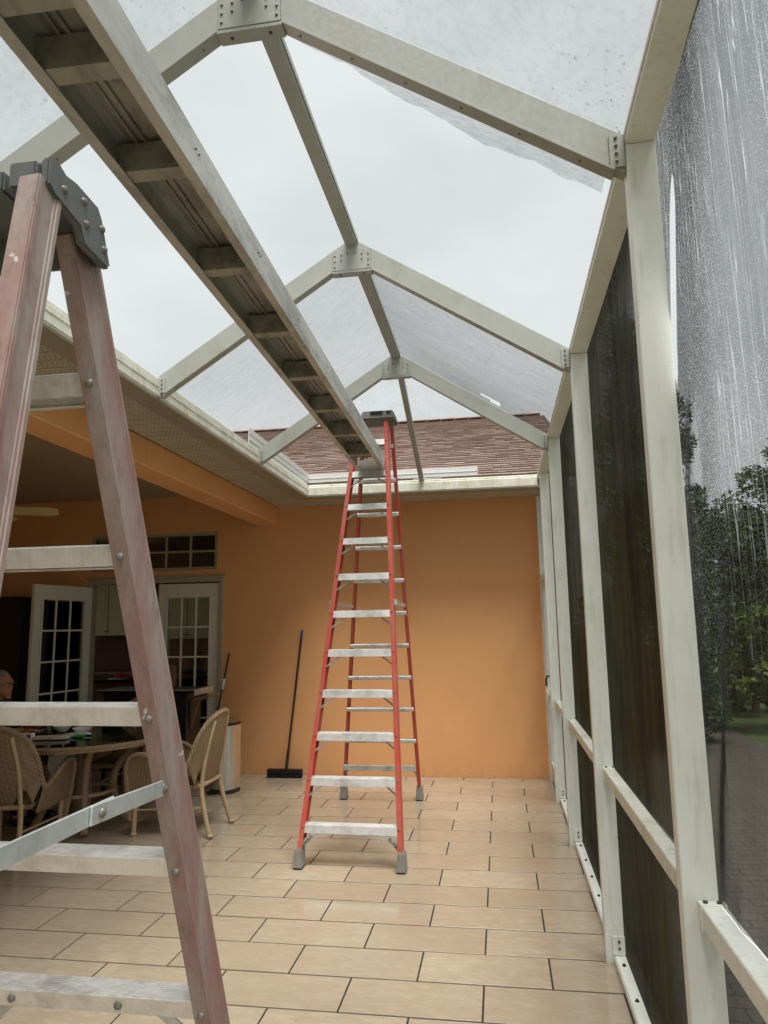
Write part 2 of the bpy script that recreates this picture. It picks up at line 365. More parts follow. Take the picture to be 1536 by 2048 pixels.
HAIR = simple('grey hair', (.16,.14,.12), .7, 0, .5, 90, .5)
SHIRT = simple('dark patterned shirt', (.035,.042,.055), .9, 0, .9, 45)
PANTS = simple('dark trousers', (.03,.028,.03), .9, 0, .2, 30)
CERAM = simple('white ceramic', (.78,.79,.76), .2, 0, .03, 5)
CREAM = simple('cream card', (.58,.52,.38), .6, 0, .1, 20)
GREENP = simple('bright green plastic', (.03,.42,.05), .35, 0, .1, 10)
REDP = simple('red plastic', (.45,.02,.015), .35, 0, .1, 10)
PRINT = simple('black lettering', (.02,.02,.02), .6, 0, .1, 10)

# ---------------------------------------------------------------- ground and outdoors
GZ = -0.12
t_ = NT('lawn grass'); cw = t_.coords('World'); n1 = t_.noise(cw, 1.2, 6, .7); n2 = t_.noise(cw, 40, 4, .7)
gc = t_.mix(n1, (.045,.075,.014), (.085,.125,.022)); gc = t_.mix(t_.math('MULTIPLY', n2, .5), gc, (.03,.05,.01)); LAWN = t_.pbr(gc, .8, 0, t_.bump(n2, .8, .03))
t_ = NT('grey paving'); cw = t_.coords('World'); n1 = t_.noise(cw, 2, 6, .7)
br = t_.n('ShaderNodeTexBrick'); br.inputs['Scale'].default_value = 2.2; br.inputs['Mortar Size'].default_value = .012; br.inputs['Color1'].default_value = (.13,.115,.095,1); br.inputs['Color2'].default_value = (.145,.13,.108,1); br.inputs['Mortar'].default_value = (.06,.05,.04,1)
t_.l(cw, br.inputs['Vector']); PAVE = t_.pbr(t_.mix(t_.math('MULTIPLY', n1, .5), br.outputs[0], (.06,.052,.042)), .35)
g = MB().add([(-300,-300,GZ),(300,-300,GZ),(300,300,GZ),(-300,300,GZ)], [(0,1,2,3)]).build('ground', LAWN); g['kind'] = 'structure'
p = MB().box((.62,-6,GZ-.1),(3.6,16,GZ+.006)).build('path', PAVE); p['kind'] = 'structure'

LEAFD = m_leaf('dark leaves', (.012,.024,.005), (.035,.058,.012)); LEAFM = m_leaf('mid leaves', (.016,.034,.006), (.045,.072,.014)); LEAFL = m_leaf('lime leaves', (.06,.10,.008), (.12,.17,.016))
BARK = simple('bark', (.07,.05,.035), .9, 0, .3, 20, .6)
def tree(name, label, cat, x, y, h, rx, ry, z0, mat, n, leaf, seed, group=None, cone=False):
    rnd = random.Random(seed); t = thing(name, label, cat, (x, y, GZ), 0, group)
    m = MB(); m.tube([(x, y, GZ), (x+.05, y, GZ+h*.35), (x-.08, y+.05, GZ+h*.8)], [.05+h*.016, .04+h*.011, .02], 8)
    for k in range(7):
        a = rnd.random()*6.3; zz = GZ+h*(.3+.07*k); m.tube([(x, y, zz), (x+math.cos(a)*rx*.4, y+math.sin(a)*ry*.4, zz+h*.09), (x+math.cos(a)*rx*.75, y+math.sin(a)*ry*.75, zz+h*.14)], [.02+h*.005, .015+h*.003, .01], 6)
    m.build('trunk', BARK, t, smooth=True)
    cl = []
    for k in range(int(14+h*3)*(3 if cone else 2)):
        a = rnd.random()*6.283; zz = rnd.random(); q = math.sqrt(rnd.random())*((1.05-zz*.85) if cone else (1-abs(zz-.45)**2*1.6))
        cl.append((V((x+math.cos(a)*rx*q, y+math.sin(a)*ry*q, z0+(h-z0)*zz)), (.28+.5*rnd.random())*max(.35, min(rx, ry)*.45)))
    c = MB()
    for k in range(n):
        ce, r = cl[rnd.randrange(len(cl))]
        d = V((rnd.gauss(0,1), rnd.gauss(0,1), rnd.gauss(0,1))).normalized()*r*(.5+.55*rnd.random())
        p0 = ce+d; ax = V((rnd.gauss(0,1), rnd.gauss(0,1), rnd.gauss(0,.6))).normalized(); bx = ax.cross(V((rnd.gauss(0,1), rnd.gauss(0,1), rnd.gauss(0,1)))).normalized()
        L = leaf*(.6+.8*rnd.random()); c.add([p0-ax*L, p0+bx*L*.38, p0+ax*L, p0-bx*L*.38], [(0,1,2,3)])
    c.build('crown', mat, t); return t
G_ = 'trees outside the screen'
tree('evergreen_tree', 'tall dark evergreen right behind the farthest wet side screen', 'tree', 2.15, 11.0, 5.4, .95, 1.5, .1, LEAFD, 22000, .06, 1, G_, True)
tree('evergreen_tree', 'tall dark evergreen behind the middle wet side screen', 'tree', 3.2, 15.5, 8.0, 1.5, 1.6, .1, LEAFD, 26000, .075, 2, G_, True)
tree('garden_tree', 'rounded green tree at the right edge beyond the nearest screen', 'tree', 8.1, 20.5, 6.3, 1.9, 2.2, .5, LEAFM, 15000, .08, 3, G_)
tree('garden_tree', 'low dark tree left of the rounded one beyond the nearest screen', 'tree', 6.4, 21.5, 4.7, 1.6, 1.8, .2, LEAFD, 13000, .08, 4, G_)
tree('garden_tree', 'far dark tree between evergreen and low tree beyond the nearest screen', 'tree', 6.2, 26.0, 5.2, 2.2, 1.8, .2, LEAFD, 13000, .09, 5, G_)
tree('hedge_bush', 'dark clipped hedge bush below the low tree outside', 'bush', 4.7, 14.8, 1.9, 1.0, 1.0, 0, LEAFD, 9000, .05, 6, 'bushes outside the screen')
tree('hedge_bush', 'dark hedge bush at the far end of the paving outside', 'bush', 3.2, 18.5, 2.4, 1.7, 1.0, 0, LEAFD, 9000, .06, 7, 'bushes outside the screen')
tree('hedge_bush', 'tall dark hedge bush behind the lime shrub outside', 'bush', 5.6, 17.5, 3.3, 1.5, 1.1, 0, LEAFD, 11000, .06, 17, 'bushes outside the screen')
tree('hedge_bush', 'tall dark hedge bush at the right edge outside', 'bush', 7.4, 18.2, 3.5, 1.5, 1.1, 0, LEAFD, 11000, .06, 18, 'bushes outside the screen')
tree('lime_shrub', 'bright lime green shrub outside the nearest side screen', 'shrub', 4.3, 12.3, 1.75, .75, .7, .3, LEAFL, 4000, .08, 8)

# ---------------------------------------------------------------- patio floor with tiles
TX, TY, D = .614, .307, 8.0
fl = MB().box((-6.7,-3.0,-.35),(.62,8.16,-.0003)).build('patio_floor', GROUT); fl['kind'] = 'structure'
tm = MB().box((-TX/2+.0044,-TY/2+.0062,-.0015),(TX/2-.0044,TY/2-.0062,.0035)).build('tile', TILE, fl, bevel=.0007)
half_data = {}
first = True; cand = []; rest = MB()
for k in range(-20, 16):
    y0 = 3.252+TY*k; yc = y0+TY/2
    if y0 < -3 or y0 > 7.9: continue
    yl = min(y0+TY, D-.001); yc = (y0+yl)/2
    xs = -.137 if k % 2 == 0 else .170
    for j in range(-11, 3):
        xc = xs+TX*j+TX/2; x0, x1 = xc-TX/2, xc+TX/2
        if x0 > .56 or x1 < -6.6: continue
        px = None
        if x1 > .60: x1 = .60
        x0 = max(x0, -6.6)
        vis = (yc > 2.7 and xc > -6.2)
        cand.append((vis, xc, yc, x0, x1, yl-y0))
n_t = 0
for vis, xc, yc, x0, x1, th in cand:
    full = (x1-x0) > TX-.001 and th > TY-.001
    if vis and n_t < 298:
        n_t += 1
        if full:
            if first: tm.location = (xc, yc, 0); first = False
            else: share(tm, 'tile', fl, (xc, yc, random.uniform(-.0006,.0006)), math.pi*random.randint(0, 1))
        else:
            m = MB().box((x0+.0044-(x0+x1)/2,-th/2+.0062,-.0015),(x1-.0044-(x0+x1)/2,th/2-.0062,.0035)).build('tile', TILE, None, bevel=.0007)
            m.parent = fl; m.location = ((x0+x1)/2, yc, 0)
    else:
        rest.box((x0+.0044, yc-th/2+.0062, -.0015), (x1-.0044, yc+th/2-.0062, .0035))
rest.build('tile_field', TILE, fl, kind='stuff')

# ---------------------------------------------------------------- house
D = 8.0
house = thing('house', 'orange stucco house with brown shingle roof wrapping the tiled patio', 'house', (-2.5, 8.0, 0))
# back wall with openings: door -4.9..-3.19 z0..2.2 ; transom -4.9..-3.27 z2.31..2.76
bw = MB()
for lo, hi in (((-3.19,D,-.3),(.78,D+.15,3.30)), ((-7.0,D,-.3),(-4.90,D+.15,3.30)), ((-4.90,D,2.22),(-3.19,D+.15,2.31)), ((-4.90,D,2.76),(-3.19,D+.15,3.30)), ((-3.275,D,2.31),(-3.19,D+.15,2.76))): bw.box(lo, hi)
bw.build('back_wall', STUCCO, house)
MB().box((-6.9,-3,-.3),(-6.6,D,3.3)).build('side_wall', STUCCO, house)
MB().box((-6.9,-3.3,-.3),(-2.3,-3.001,3.3)).build('unseen_end_wall', STUCCO, house)  # out of view, added to keep light out of the lanai's open end
MB().box((-6.6,-3,3.20),(-2.62,D,3.26)).build('lanai_ceiling', CEIL, house)
MB().prism([(-2.52,2.81),(-2.52,3.015),(-2.78,3.2),(-2.78,2.81)], (0,-3,0), (0,D,0), (1,0,0), (0,0,1)).build('header_beam', STUCCO, house, bevel=.006)
MB().box((-.16,D-.012,2.9),(.40,D+.0,2.905)) 
# soffit: ribbed perforated strips along the left eave, each a panel
for i in range(24):
    y0 = -1.9+i*.4
    if y0 > 7.5: break
    y1 = min(y0+.398, 7.62)
    pn = MB(); pn.box((-2.515,y0,3.018),(-2.10,y1,3.026))
    for r in range(4): pn.box((-2.513,y0+.02+r*.1,3.012),(-2.102,y0+.032+r*.1,3.019))
    po = pn.build('soffit_panel', SOFFIT, house, bevel=.001)
    if y0 > 1.0:
        ho = MB()
        for a in range(13):
            for b in range(13):
                hx = -2.49+a*.030+(b % 2)*.015; hy = y0+.040+b*.0285
                if hy < y1-.01 and abs(((hy-y0-.02) % .1)-.006) > .012: ho.add([(hx+.0055*math.cos(q*1.0472), hy+.0055*math.sin(q*1.0472), 3.0172) for q in range(6)], [(0,1,2,3,4,5)])
        ho.build('perforations', HOLE, po, kind='stuff')
for i in range(14):
    x0 = -2.1+i*.2
    if x0 > .45: break
    pn = MB(); pn.box((x0,7.42,3.018),(min(x0+.198,.52),D-.002,3.026)); pn.box((x0+.09,7.42,3.013),(x0+.1,D-.003,3.019))
    pn.build('soffit_panel', SOFFIT, house, bevel=.001)
MB().prism([(-2.515,7.60),(-2.10,7.42),(-2.10,7.999),(-2.515,7.999)], (0,0,3.014), (0,0,3.022), (1,0,0), (0,1,0)).build('soffit_corner', SOFFIT, house)
# fascia / gutter underside band and gutters
MB().box((-2.115,-1.9,2.984),(-1.9725,7.42,2.9955)).build('fascia', FASCIA, house)
MB().box((-1.972,7.2875,2.984),(.52,7.42,2.9955)).build('fascia', FASCIA, house)
def gutter(p0, p1, xa):
    prof = [(0,0),(.006,0),(.006,.012),(.012,.012),(.012,.095),(.006,.10),(.006,.118),(.0,.124),(-.02,.124),(-.02,.119),(-.006,.118),(-.006,.006),(-.10,.006),(-.10,.0)]
    return MB().prism([(a, b) for a, b in prof], p0, p1, xa, (0,0,1))
gl = gutter((-1.975,-1.9,2.996), (-1.975,7.275,2.996), (1,0,0)).build('gutter', MOSSY, house)
MB().bar((-1.9615,-1.9,3.06),(-1.9615,7.27,3.06),.004,.006).build('bead', MOSSY, gl)
gutter((-1.962,7.285,2.996), (.44,7.285,2.996), (0,-1,0)).build('gutter', MOSSY, house)
fm = MB(); fm.box((-2.006,5.52,3.10),(-1.998,7.405,3.275)); fm.box((-2.0025,5.52,3.17),(-1.99,7.402,3.178)); fm.box((-2.0025,5.52,3.225),(-1.994,7.402,3.23))
fm.build('flashing', FLASHM, house, bevel=.001)
fm = MB(); fm.box((-1.997,7.398,3.10),(-.165,7.406,3.262)); fm.box((-1.997,7.388,3.15),(-.165,7.399,3.158)); fm.box((-1.997,7.392,3.21),(-.165,7.399,3.215))
fm.build('flashing', FLASHM, house, bevel=.001)
# roofs
PIT = .417
rs = MB().prism([(7.41,3.10),(7.41,3.14),(12.3,3.14+PIT*4.89),(17.0,3.14),(17.0,3.10),(12.3,3.10+PIT*4.89-.05)], (-2.10,0,0), (.86,0,0), (0,1,0), (0,0,1)).build('roof', FASCIA, house)
MB().prism([(8.16,3.40),(12.3,3.13+PIT*4.89),(17.0,3.13),(17.0,3.10),(12.3,3.05+PIT*4.89),(8.16,3.32)], (-7.6,0,0), (-2.101,0,0), (0,1,0), (0,0,1)).build('roof', FASCIA, house)
sh = MB(); se = MB(); sl_ = math.hypot(1, PIT); rnd = random.Random(5); ncr = 39
for r in range(ncr):
    s0 = r*.134; s1 = s0+.15
    if s1 > 4.89*sl_: break
    x = -5.4-rnd.random()*.2
    while x < .90:
        wd = rnd.choice((.09,.13,.17,.24,.30)); x1 = min(x+wd, .905); th = rnd.choice((.012,.014,.017)); dl = rnd.choice((-.014,0,0,.006))
        def P(xx, s, t): y = 7.39+s/sl_; z = 3.146+PIT*s/sl_; return (xx, y-t*PIT/sl_, z+t/sl_)
        a = s0+dl
        if x < -2.05 and s0 < .38: x += wd; continue
        sh.add([P(x,a,0), P(x1-.003,a,0), P(x1-.003,s1,0), P(x,s1,0), P(x,a,th+.006), P(x1-.003,a,th+.006), P(x1-.003,s1,.003), P(x,s1,.003)],
               [(4,5,6,7),(0,1,5,4),(1,2,6,5),(3,0,4,7)])
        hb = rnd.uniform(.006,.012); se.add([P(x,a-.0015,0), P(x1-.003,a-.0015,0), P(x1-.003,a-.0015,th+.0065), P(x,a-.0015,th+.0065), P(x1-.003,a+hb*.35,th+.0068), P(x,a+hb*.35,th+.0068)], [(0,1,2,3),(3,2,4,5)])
        x += wd
sh.build('shingles', SHING, rs, kind='stuff'); se.build('shingle_edges', simple('painted course shadow', (.24,.172,.142), .95, 0, .45, 60), rs, kind='stuff')  # butt-edge strips: shadow lines between courses put into a darker colour
rc = MB()
for i in range(25): rc.prism([(-.14,-.055),(0,.0),(.14,-.055),(.14,-.045),(0,.012),(-.14,-.045)], (-5.4+i*.25,12.3,3.20+PIT*4.89), (-5.4+i*.25+.245,12.3,3.205+PIT*4.89), (0,1,0), (0,0,1))
rc.build('ridge_caps', SHING, rs, kind='stuff')
MB().prism([(-2.10,3.03),(-2.10,3.14),(-7.5,3.14+PIT*5.4),(-7.5,3.03+PIT*5.4)], (0,-3,0), (0,8.15,0), (1,0,0), (0,0,1)).build('roof', SHING, house)
# french doors
def leaf_parts(parent, org, ux, uy, wid, ht, glass_rows=5, handle=True):
    """door leaf: org bottom hinge corner, ux along the width, uy outward"""
    org, ux, uy = V(org), V(ux).normalized(), V(uy).normalized()
    def bx(a0, a1, z0, z1, d0, d1, mb):
        P = lambda a, d, z: org+ux*a+uy*d+V((0,0,z))
        mb.add([P(a0,d0,z0),P(a1,d0,z0),P(a1,d1,z0),P(a0,d1,z0),P(a0,d0,z1),P(a1,d0,z1),P(a1,d1,z1),P(a0,d1,z1)], [(3,2,1,0),(4,5,6,7),(0,1,5,4),(1,2,6,5),(2,3,7,6),(3,0,4,7)])
    st, tp, bt = .115, .165, .24
    for a0, a1, z0, z1, nm in ((0,st,0,ht,'stile'),(wid-st,wid,0,ht,'stile'),(st+.0005,wid-st-.0005,ht-tp,ht,'top_rail'),(st+.0005,wid-st-.0005,0,bt,'bottom_rail')):
        m = MB(); bx(a0,a1,z0,z1,-.022,.022,m); m.build(nm, DOORW, parent, bevel=.003)
    gw, gh = wid-2*st, ht-tp-bt
    for i in (1, 2): m = MB(); bx(st+gw*i/3-.010, st+gw*i/3+.010, bt, ht-tp, -.014, .014, m); m.build('muntin', DOORW, parent)
    for j in range(1, glass_rows):
        m = MB(); z = bt+gh*j/glass_rows; bx(st, wid-st, z-.010, z+.010, -.0125, .0125, m); m.build('muntin', DOORW, parent)
    for i in range(3):
        for j in range(glass_rows):
            m = MB(); bx(st+gw*i/3+.0105, st+gw*(i+1)/3-.0105, bt+gh*j/glass_rows+.0105, bt+gh*(j+1)/glass_rows-.0105, -.003, .003, m); m.build('pane', GLASS, parent)
    for d in (-1, 1):
        for (a0,a1,z0,z1) in ((st-.012,st+.012,bt-.012,ht-tp+.012),(wid-st-.012,wid-st+.012,bt-.012,ht-tp+.012)):
            m = MB(); bx(a0,a1,z0,z1,d*.022,d*.030,m); m.build('bead', DOORW, parent)
    if handle:
        m = MB(); c = org+ux*(wid-.06)+V((0,0,.98))
        m.tube([c+uy*.022, c+uy*.035], .032, 14); m.tube([c+uy*.03, c+uy*.075], .012, 10); m.tube([c+uy*.07, c+uy*.072-ux*.06, c+uy*.07-ux*.11], [.013,.011,.009], 8)
        m.build('handle', BLACKPL, parent, smooth=True)
def door_part(label):
    o = MB().box((-5,D,.0),(-4.999,D+.001,.001))
    e = bpy.data.objects.new('french_door', None); col.objects.link(e); e.parent = house; OFF[e.name] = OFF['house']; e['label'] = label; return e
dr = door_part('white french door leaf standing closed'); leaf_parts(dr, (-3.235,D+.04,.02), (-1,0,0), (0,-1,0), .77, 2.13, 5, False)
dl_ = door_part('white french door leaf standing wide open'); dd = V((-.15,-.875,0)).normalized(); leaf_parts(dl_, (-4.85,D-.03,.02), dd, (dd.y*-1*-1, -dd.x*-1*-1*-1*-1, 0), .885, 2.11, 5, True)
fr = MB(); fr.box((-3.235+.003,D-.012,0),(-3.185,D+.12,2.225)); fr.box((-4.905,D-.012,0),(-4.855,D+.12,2.225)); fr.box((-4.854,D-.010,2.165),(-3.234,D+.12,2.227)); fr.box((-4.93,D-.022,2.228),(-3.16,D+.01,2.25))
fr.build('door_frame', DOORFR, house, bevel=.003)
tw = bpy.data.objects.new('transom_window', None); col.objects.link(tw); tw.parent = house; OFF[tw.name] = OFF['house']
m = MB(); m.box((-4.90,D+.02,2.31),(-3.276,D+.07,2.345)); m.box((-4.90,D+.02,2.722),(-3.276,D+.07,2.76)); m.box((-4.90,D+.021,2.346),(-4.86,D+.07,2.721)); m.box((-3.312,D+.021,2.346),(-3.277,D+.07,2.721)); m.build('frame', DOORFR, tw)
for i in range(1, 5): xx = -4.86+1.548*i/5; MB().box((xx-.012,D+.03,2.346),(xx+.012,D+.06,2.721)).build('muntin', DOORFR, tw)
MB().box((-4.859,D+.032,2.522),(-3.313,D+.058,2.546)).build('muntin', DOORFR, tw)
for i in range(5):
    for j in range(2):
        xa, xb = -4.86+1.548*i/5+.013, -4.86+1.548*(i+1)/5-.013; za, zb = (2.347,2.521) if j == 0 else (2.547,2.720)
        MB().box((xa,D+.042,za),(xb,D+.047,zb)).build('pane', GLASS, tw)
# kitchen shell
ks = MB()
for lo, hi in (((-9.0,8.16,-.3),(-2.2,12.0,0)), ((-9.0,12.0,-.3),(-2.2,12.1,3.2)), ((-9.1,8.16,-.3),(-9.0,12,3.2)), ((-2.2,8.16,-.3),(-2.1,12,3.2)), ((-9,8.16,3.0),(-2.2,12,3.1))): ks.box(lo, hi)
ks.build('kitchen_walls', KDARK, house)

# ---------------------------------------------------------------- screen enclosure
enc = thing('screen_enclosure', 'white aluminium screen enclosure with gabled roof frames over the patio', 'enclosure', (.48, 4.0, 0))
AX = -.775
YF = [2.085, 3.84, 5.67]
XI, XO = .440, .530
def post(y, h=3.08, x0=XI, x1=XO, th=.048):
    po = MB().box((x0,y,0.002),(x1,y+th,h)).build('post', WHITE, enc, bevel=.003)
    cl = MB(); cl.box((x0+.032,y-.004,.045),(x1+.002,y-.0005,.13)); c2 = cl.build('clip', WHITE, po, bevel=.001)
    b = MB()
    for zz in (.075,.105): b.cyl((x0+.065,y-.004,zz),(x0+.065,y-.009,zz),.006,8)
    b.build('bolts', DARKBOLT, po, kind='stuff'); return po
for y in [.30]+YF: post(y)
post(6.98, 3.06, XI+.002, XO, .045); post(7.90, 3.0, XI+.01, XO-.01, .06)
# eave beam in lengths between posts
for a, b in ((-1.9,.30),(.35,2.084),(2.135,3.839),(3.89,5.669),(5.72,7.28)):
    e = MB(); e.box((XI,a,3.082),(XO,b,3.128)); e.box((XI-.004,a,3.10),(XI-.0005,b,3.112)); eo = e.build('eave_beam', WHITE, enc, bevel=.003)
for y in [.30]+YF: MB().box((XI+.001,y-.0005,3.081),(XO-.001,y+.05,3.127)).build('eave_block', WHITE, enc, bevel=.002)
# rafters and gussets
def rafter(y):
    th = .048
    for sx in (-1, 1):
        def X(d): return AX+sx*d
        # underside points: inner (d=.108,z=3.70) outer (d=1.195,z=2.995); depth .125 vertical
        ex = .022 if sx > 0 else 0; E1 = 1.19+ex
        pr = [(.02,3.885),(.02,3.76),(.108,3.703),(E1,2.998-.652*ex),(E1,3.128-.647*ex)]
        o = MB().prism([(X(a), b) for a, b in pr], (0,y+.002,0), (0,y+th-.002,0), (1,0,0), (0,0,1)).build('rafter', GRIMY_SHADED, enc, bevel=.002)
        n = V((sx*.545, 0, .838)); d = V((sx*(1.19-.108), 0, 2.998-3.703)).normalized()
        p0 = V((X(.115), y+th/2, 3.698-.006)); p1 = V((X(1.18), y+th/2, 3.004-.006))
        MB().bar(p0, p1, th+.008, .010, n).build('lower_flange', GRIMY_SHADED, o, bevel=.001)
        e = MB().box((X(E1)-.045 if sx > 0 else X(E1), y-.004, 3.003), (X(E1) if sx > 0 else X(E1)+.045, y+.001, 3.112)).build('end_clip', GRIMY_SHADED, o, bevel=.001)
        b = MB(); xc = X(E1-.025)
        for k in range(4): b.ball((xc, y-.006, 3.022+k*.026), .0055, 8, 6)
        for k in range(6):
            q = p0+(p1-p0)*(.06+.17*k); b.ball(q-n*.006, .0045, 8, 5)
        b.build('bolts', BOLT, o, kind='stuff')
    gz = MB().prism([(AX-.112,3.692),(AX+.112,3.692),(AX+.112,3.82),(AX+.02,3.872),(AX-.02,3.872),(AX-.112,3.82)], (0,y-.006,0), (0,y-.0005,0), (1,0,0), (0,0,1)).build('gusset_plate', GRIMY_SHADED, enc, bevel=.001)
    MB().box((AX-.118,y-.004,3.676),(AX+.118,y+th+.004,3.6905)).build('bottom_clip', GRIMY_SHADED, gz, bevel=.001)
    b = MB()
    for (dx, dz) in ((-.10,.015),(-.10,.05),(-.10,.085),(.10,.015),(.10,.05),(.10,.085),(-.062,.055),(-.062,.088),(.062,.055),(.062,.088),(-.025,.095),(.02,.098)): b.ball((AX+dx,y-.007,3.70+dz), .0055, 8, 6)
    b.build('bolts', BOLT, gz, kind='stuff')
    b = MB()
    for dx in (-.07,.07): b.cyl((AX+dx,y+.022,3.677),(AX+dx,y+.022,3.672),.006,8)
    b.build('bolts', DARKBOLT, gz, kind='stuff')
for y in YF: rafter(y)
# ridge purlins
for a, b in ((-1.9,2.084),(2.136,3.839),(3.891,5.669)):
    pu = MB().box((AX-.034,a,3.842),(AX+.034,b,3.892)).build('ridge_purlin', GRIMY_SHADED, enc, bevel=.003)
    MB().box((AX+.0345,a,3.86),(AX+.041,b,3.885)).build('spline_groove', GRIMY_SHADED, pu)
MB().bar((AX+.01,5.722,3.845),(-.745,7.27,3.125),.05,.045).build('hip_purlin', GRIMY_SHADED, enc, bevel=.003)
# base plates, chair rails
for a, b in ((-1.9,.299),(.35,2.083),(2.135,3.836),(3.89,5.666),(5.72,6.975)):
    bp = MB().prism([(.478,.006),(.545,.006),(.545,.03),(.534,.042),(.486,.042),(.478,.034)], (0,a,0), (0,b,0), (1,0,0), (0,0,1)).build('base_plate', WHITE, enc, bevel=.001)
    bb = MB(); n = max(2, int((b-a)/.32))
    for k in range(n):
        yy = b-.10-k*.32
        if yy > a+.03: bb.cyl((.508,yy,.042),(.508,yy,.047),.009,8); bb.cyl((.508,yy,.046),(.508,yy,.052),.005,6)
    bb.build('bolts', DARKBOLT, bp, kind='stuff')
for a, b in ((-1.9,.299),(.35,2.083),(2.135,3.838),(3.89,5.668),(5.72,6.978)):
    cr = MB().box((.479,a,.852),(.541,b,.908)).build('chair_rail', MOSSY if a > 2 else WHITE, enc, bevel=.003)
    MB().box((.476,b-.030,.848),(.543,b-.001,.9115)).build('clip', WHITE, cr, bevel=.001)
    bb = MB()
    for xx in (.492,.526): bb.cyl((xx,b-.016,.911),(xx,b-.016,.916),.0065,8)
    bb.build('bolts', DARKBOLT, cr, kind='stuff')
# screen door by the wall
sd_ = bpy.data.objects.new('screen_door', None); col.objects.link(sd_); sd_.parent = enc; OFF[sd_.name] = OFF['screen_enclosure']
m = MB(); m.box((.445,7.026,2.07),(.53,7.899,2.12)); m.build('header', WHITE, sd_, bevel=.002)
for lo, hi, nm in (((.470,7.035,.03),(.505,7.095,2.06),'stile'),((.470,7.83,.03),(.505,7.89,2.06),'stile'),((.471,7.0955,1.99),(.504,7.8295,2.06),'top_rail'),((.471,7.0955,.03),(.504,7.8295,.20),'kick_rail'),((.471,7.0955,.88),(.504,7.8295,.95),'mid_rail')):
    MB().box(lo, hi).build(nm, WHITE, sd_, bevel=.002)
m = MB(); m.box((.452,7.10,1.03),(.470,7.14,1.16)); m.tube([(.46,7.12,1.12),(.43,7.12,1.12),(.415,7.12,1.09),(.415,7.12,1.03)], .009, 8); m.build('handle', BLK, sd_, smooth=False)
m = MB(); m.cyl((.458,7.80,.92),(.458,7.42,.92),.014,10); m.box((.446,7.78,.90),(.472,7.83,.94)); m.build('closer', WHITE, sd_)
for zz in (.3,1.0,1.75): MB().box((.462,7.885,zz),(.475,7.90,zz+.08)).build('hinge', ALU, sd_)
bw_ = MB()
for zz in (.35,.75,1.15,1.55,1.95,2.35,2.75): bw_.ball((.448,7.93,zz), .006, 8, 5)
bw_.build('bolts', BOLT, enc, kind='stuff')
# screens ----------------------------------------------------------------
SIDE = m_screen('wet charcoal side screen', .17, (.010,.011,.008), .4, .04, 170, .10, stretch=(1,1,.045), algae=1)
NEAR = m_screen('wet near side screen', .175, (.012,.014,.012), .15, .72, 230, 1.0, stretch=(1,1,.06))
ROOFN = m_screen('wet roof screen', .075, (.12,.125,.13), .05, 0, 120, 0, .55, .05, (1,1,1))
ROOFL = m_screen('sagging roof screen', .075, (.12,.125,.13), .05, 0, 120, 0, .30, .09, (.8,5.2,.8))
ROOFR = m_screen('dirty roof screen', .10, (.10,.105,.11), .07, 0, 120, 0, .12, .13, (.8,5.2,.8))
ROOFE = m_screen('speckled end screen', .06, (.12,.12,.12), .04, 0, 120, 0, .5, .04)
XS = .5312
def side_panel(a, b, z0, z1, mat, lab):
    def fn(u, v):
        y = a+(b+.035-a)*u; z = z0-.02+(z1+.04-z0)*v
        return (XS+.006*math.sin(u*9+v*3)*math.sin(math.pi*v)*math.sin(math.pi*u), y, z)
    o = MB().grid(fn, 16, 10).build('screen_panel', mat, enc, smooth=True); o['label'] = lab; return o
side_panel(2.135,3.838,.91,3.08,SIDE,'dark rain-streaked upper side screen of the middle bay'); side_panel(2.135,3.836,.04,.852,SIDE,'dark lower side screen of the middle bay')
side_panel(3.89,5.668,.91,3.08,SIDE,'dark rain-streaked upper side screen of the third bay'); side_panel(3.89,5.666,.04,.852,SIDE,'dark lower side screen of the third bay')
side_panel(5.72,6.978,.91,3.08,SIDE,'dark upper side screen beside the screen door'); side_panel(5.72,6.975,.04,.852,SIDE,'dark lower side screen beside the screen door')
side_panel(7.0,7.9,.04,3.0,SIDE,'dark screen of the door bay')
side_panel(.35,2.083,.04,.852,NEAR,'wet lower side screen nearest the camera')
# near upper panel with the open slit beside the post
nm = MB(); ys = [.35+1.55*i/20 for i in range(21)]+[1.935]
def wob(y, z): return XS+.010*math.sin(y*7+z*2)*max(0, math.sin(math.pi*(y-.35)/1.74))+max(0, 1-abs(y-1.95)/.14)*(.008*math.sin(z*5.5+y*16)+.006*math.sin(z*13+y*30))*max(0, min(1, (2.25-z)/.25))
zs = [.91+.108*i for i in range(21)]; zs[-1] = 3.08
SL = lambda z: 1.975+(2.86-z)*.30
nm.grid(lambda u, v: (wob(.35+1.55*u, .91+2.20*v), .35+1.55*u, .91+2.20*v), 40, 48)
def strip(y0, y1, za, zb, n=8):
    nm.grid(lambda u, v: (wob(y0(za+(zb-za)*v)*(1-u)+y1(za+(zb-za)*v)*u, za+(zb-za)*v), y0(za+(zb-za)*v)*(1-u)+y1(za+(zb-za)*v)*u, za+(zb-za)*v), 8, n)
K = lambda c: (lambda z: c)
def slit_half(z): 
    q = max(0, min(1, (2.875-z)/.10))*max(0, min(1, (z-2.30)/.12)); return .0005+.034*math.sqrt(q)
def slc(z): return min(2.075, 1.955+(2.86-z)*.27)
strip(K(1.90), lambda z: slc(z)-slit_half(z), 2.28, 2.90, 30)
strip(lambda z: slc(z)+slit_half(z), K(2.12), 2.28, 2.90, 30)
strip(K(1.90), K(2.12), .91, 2.28, 40); strip(K(1.90), K(2.12), 2.90, 3.11, 3)
o = nm.build('screen_panel', NEAR, enc, smooth=True); o['label'] = 'wet bright side screen nearest the camera with an open slit beside the post'
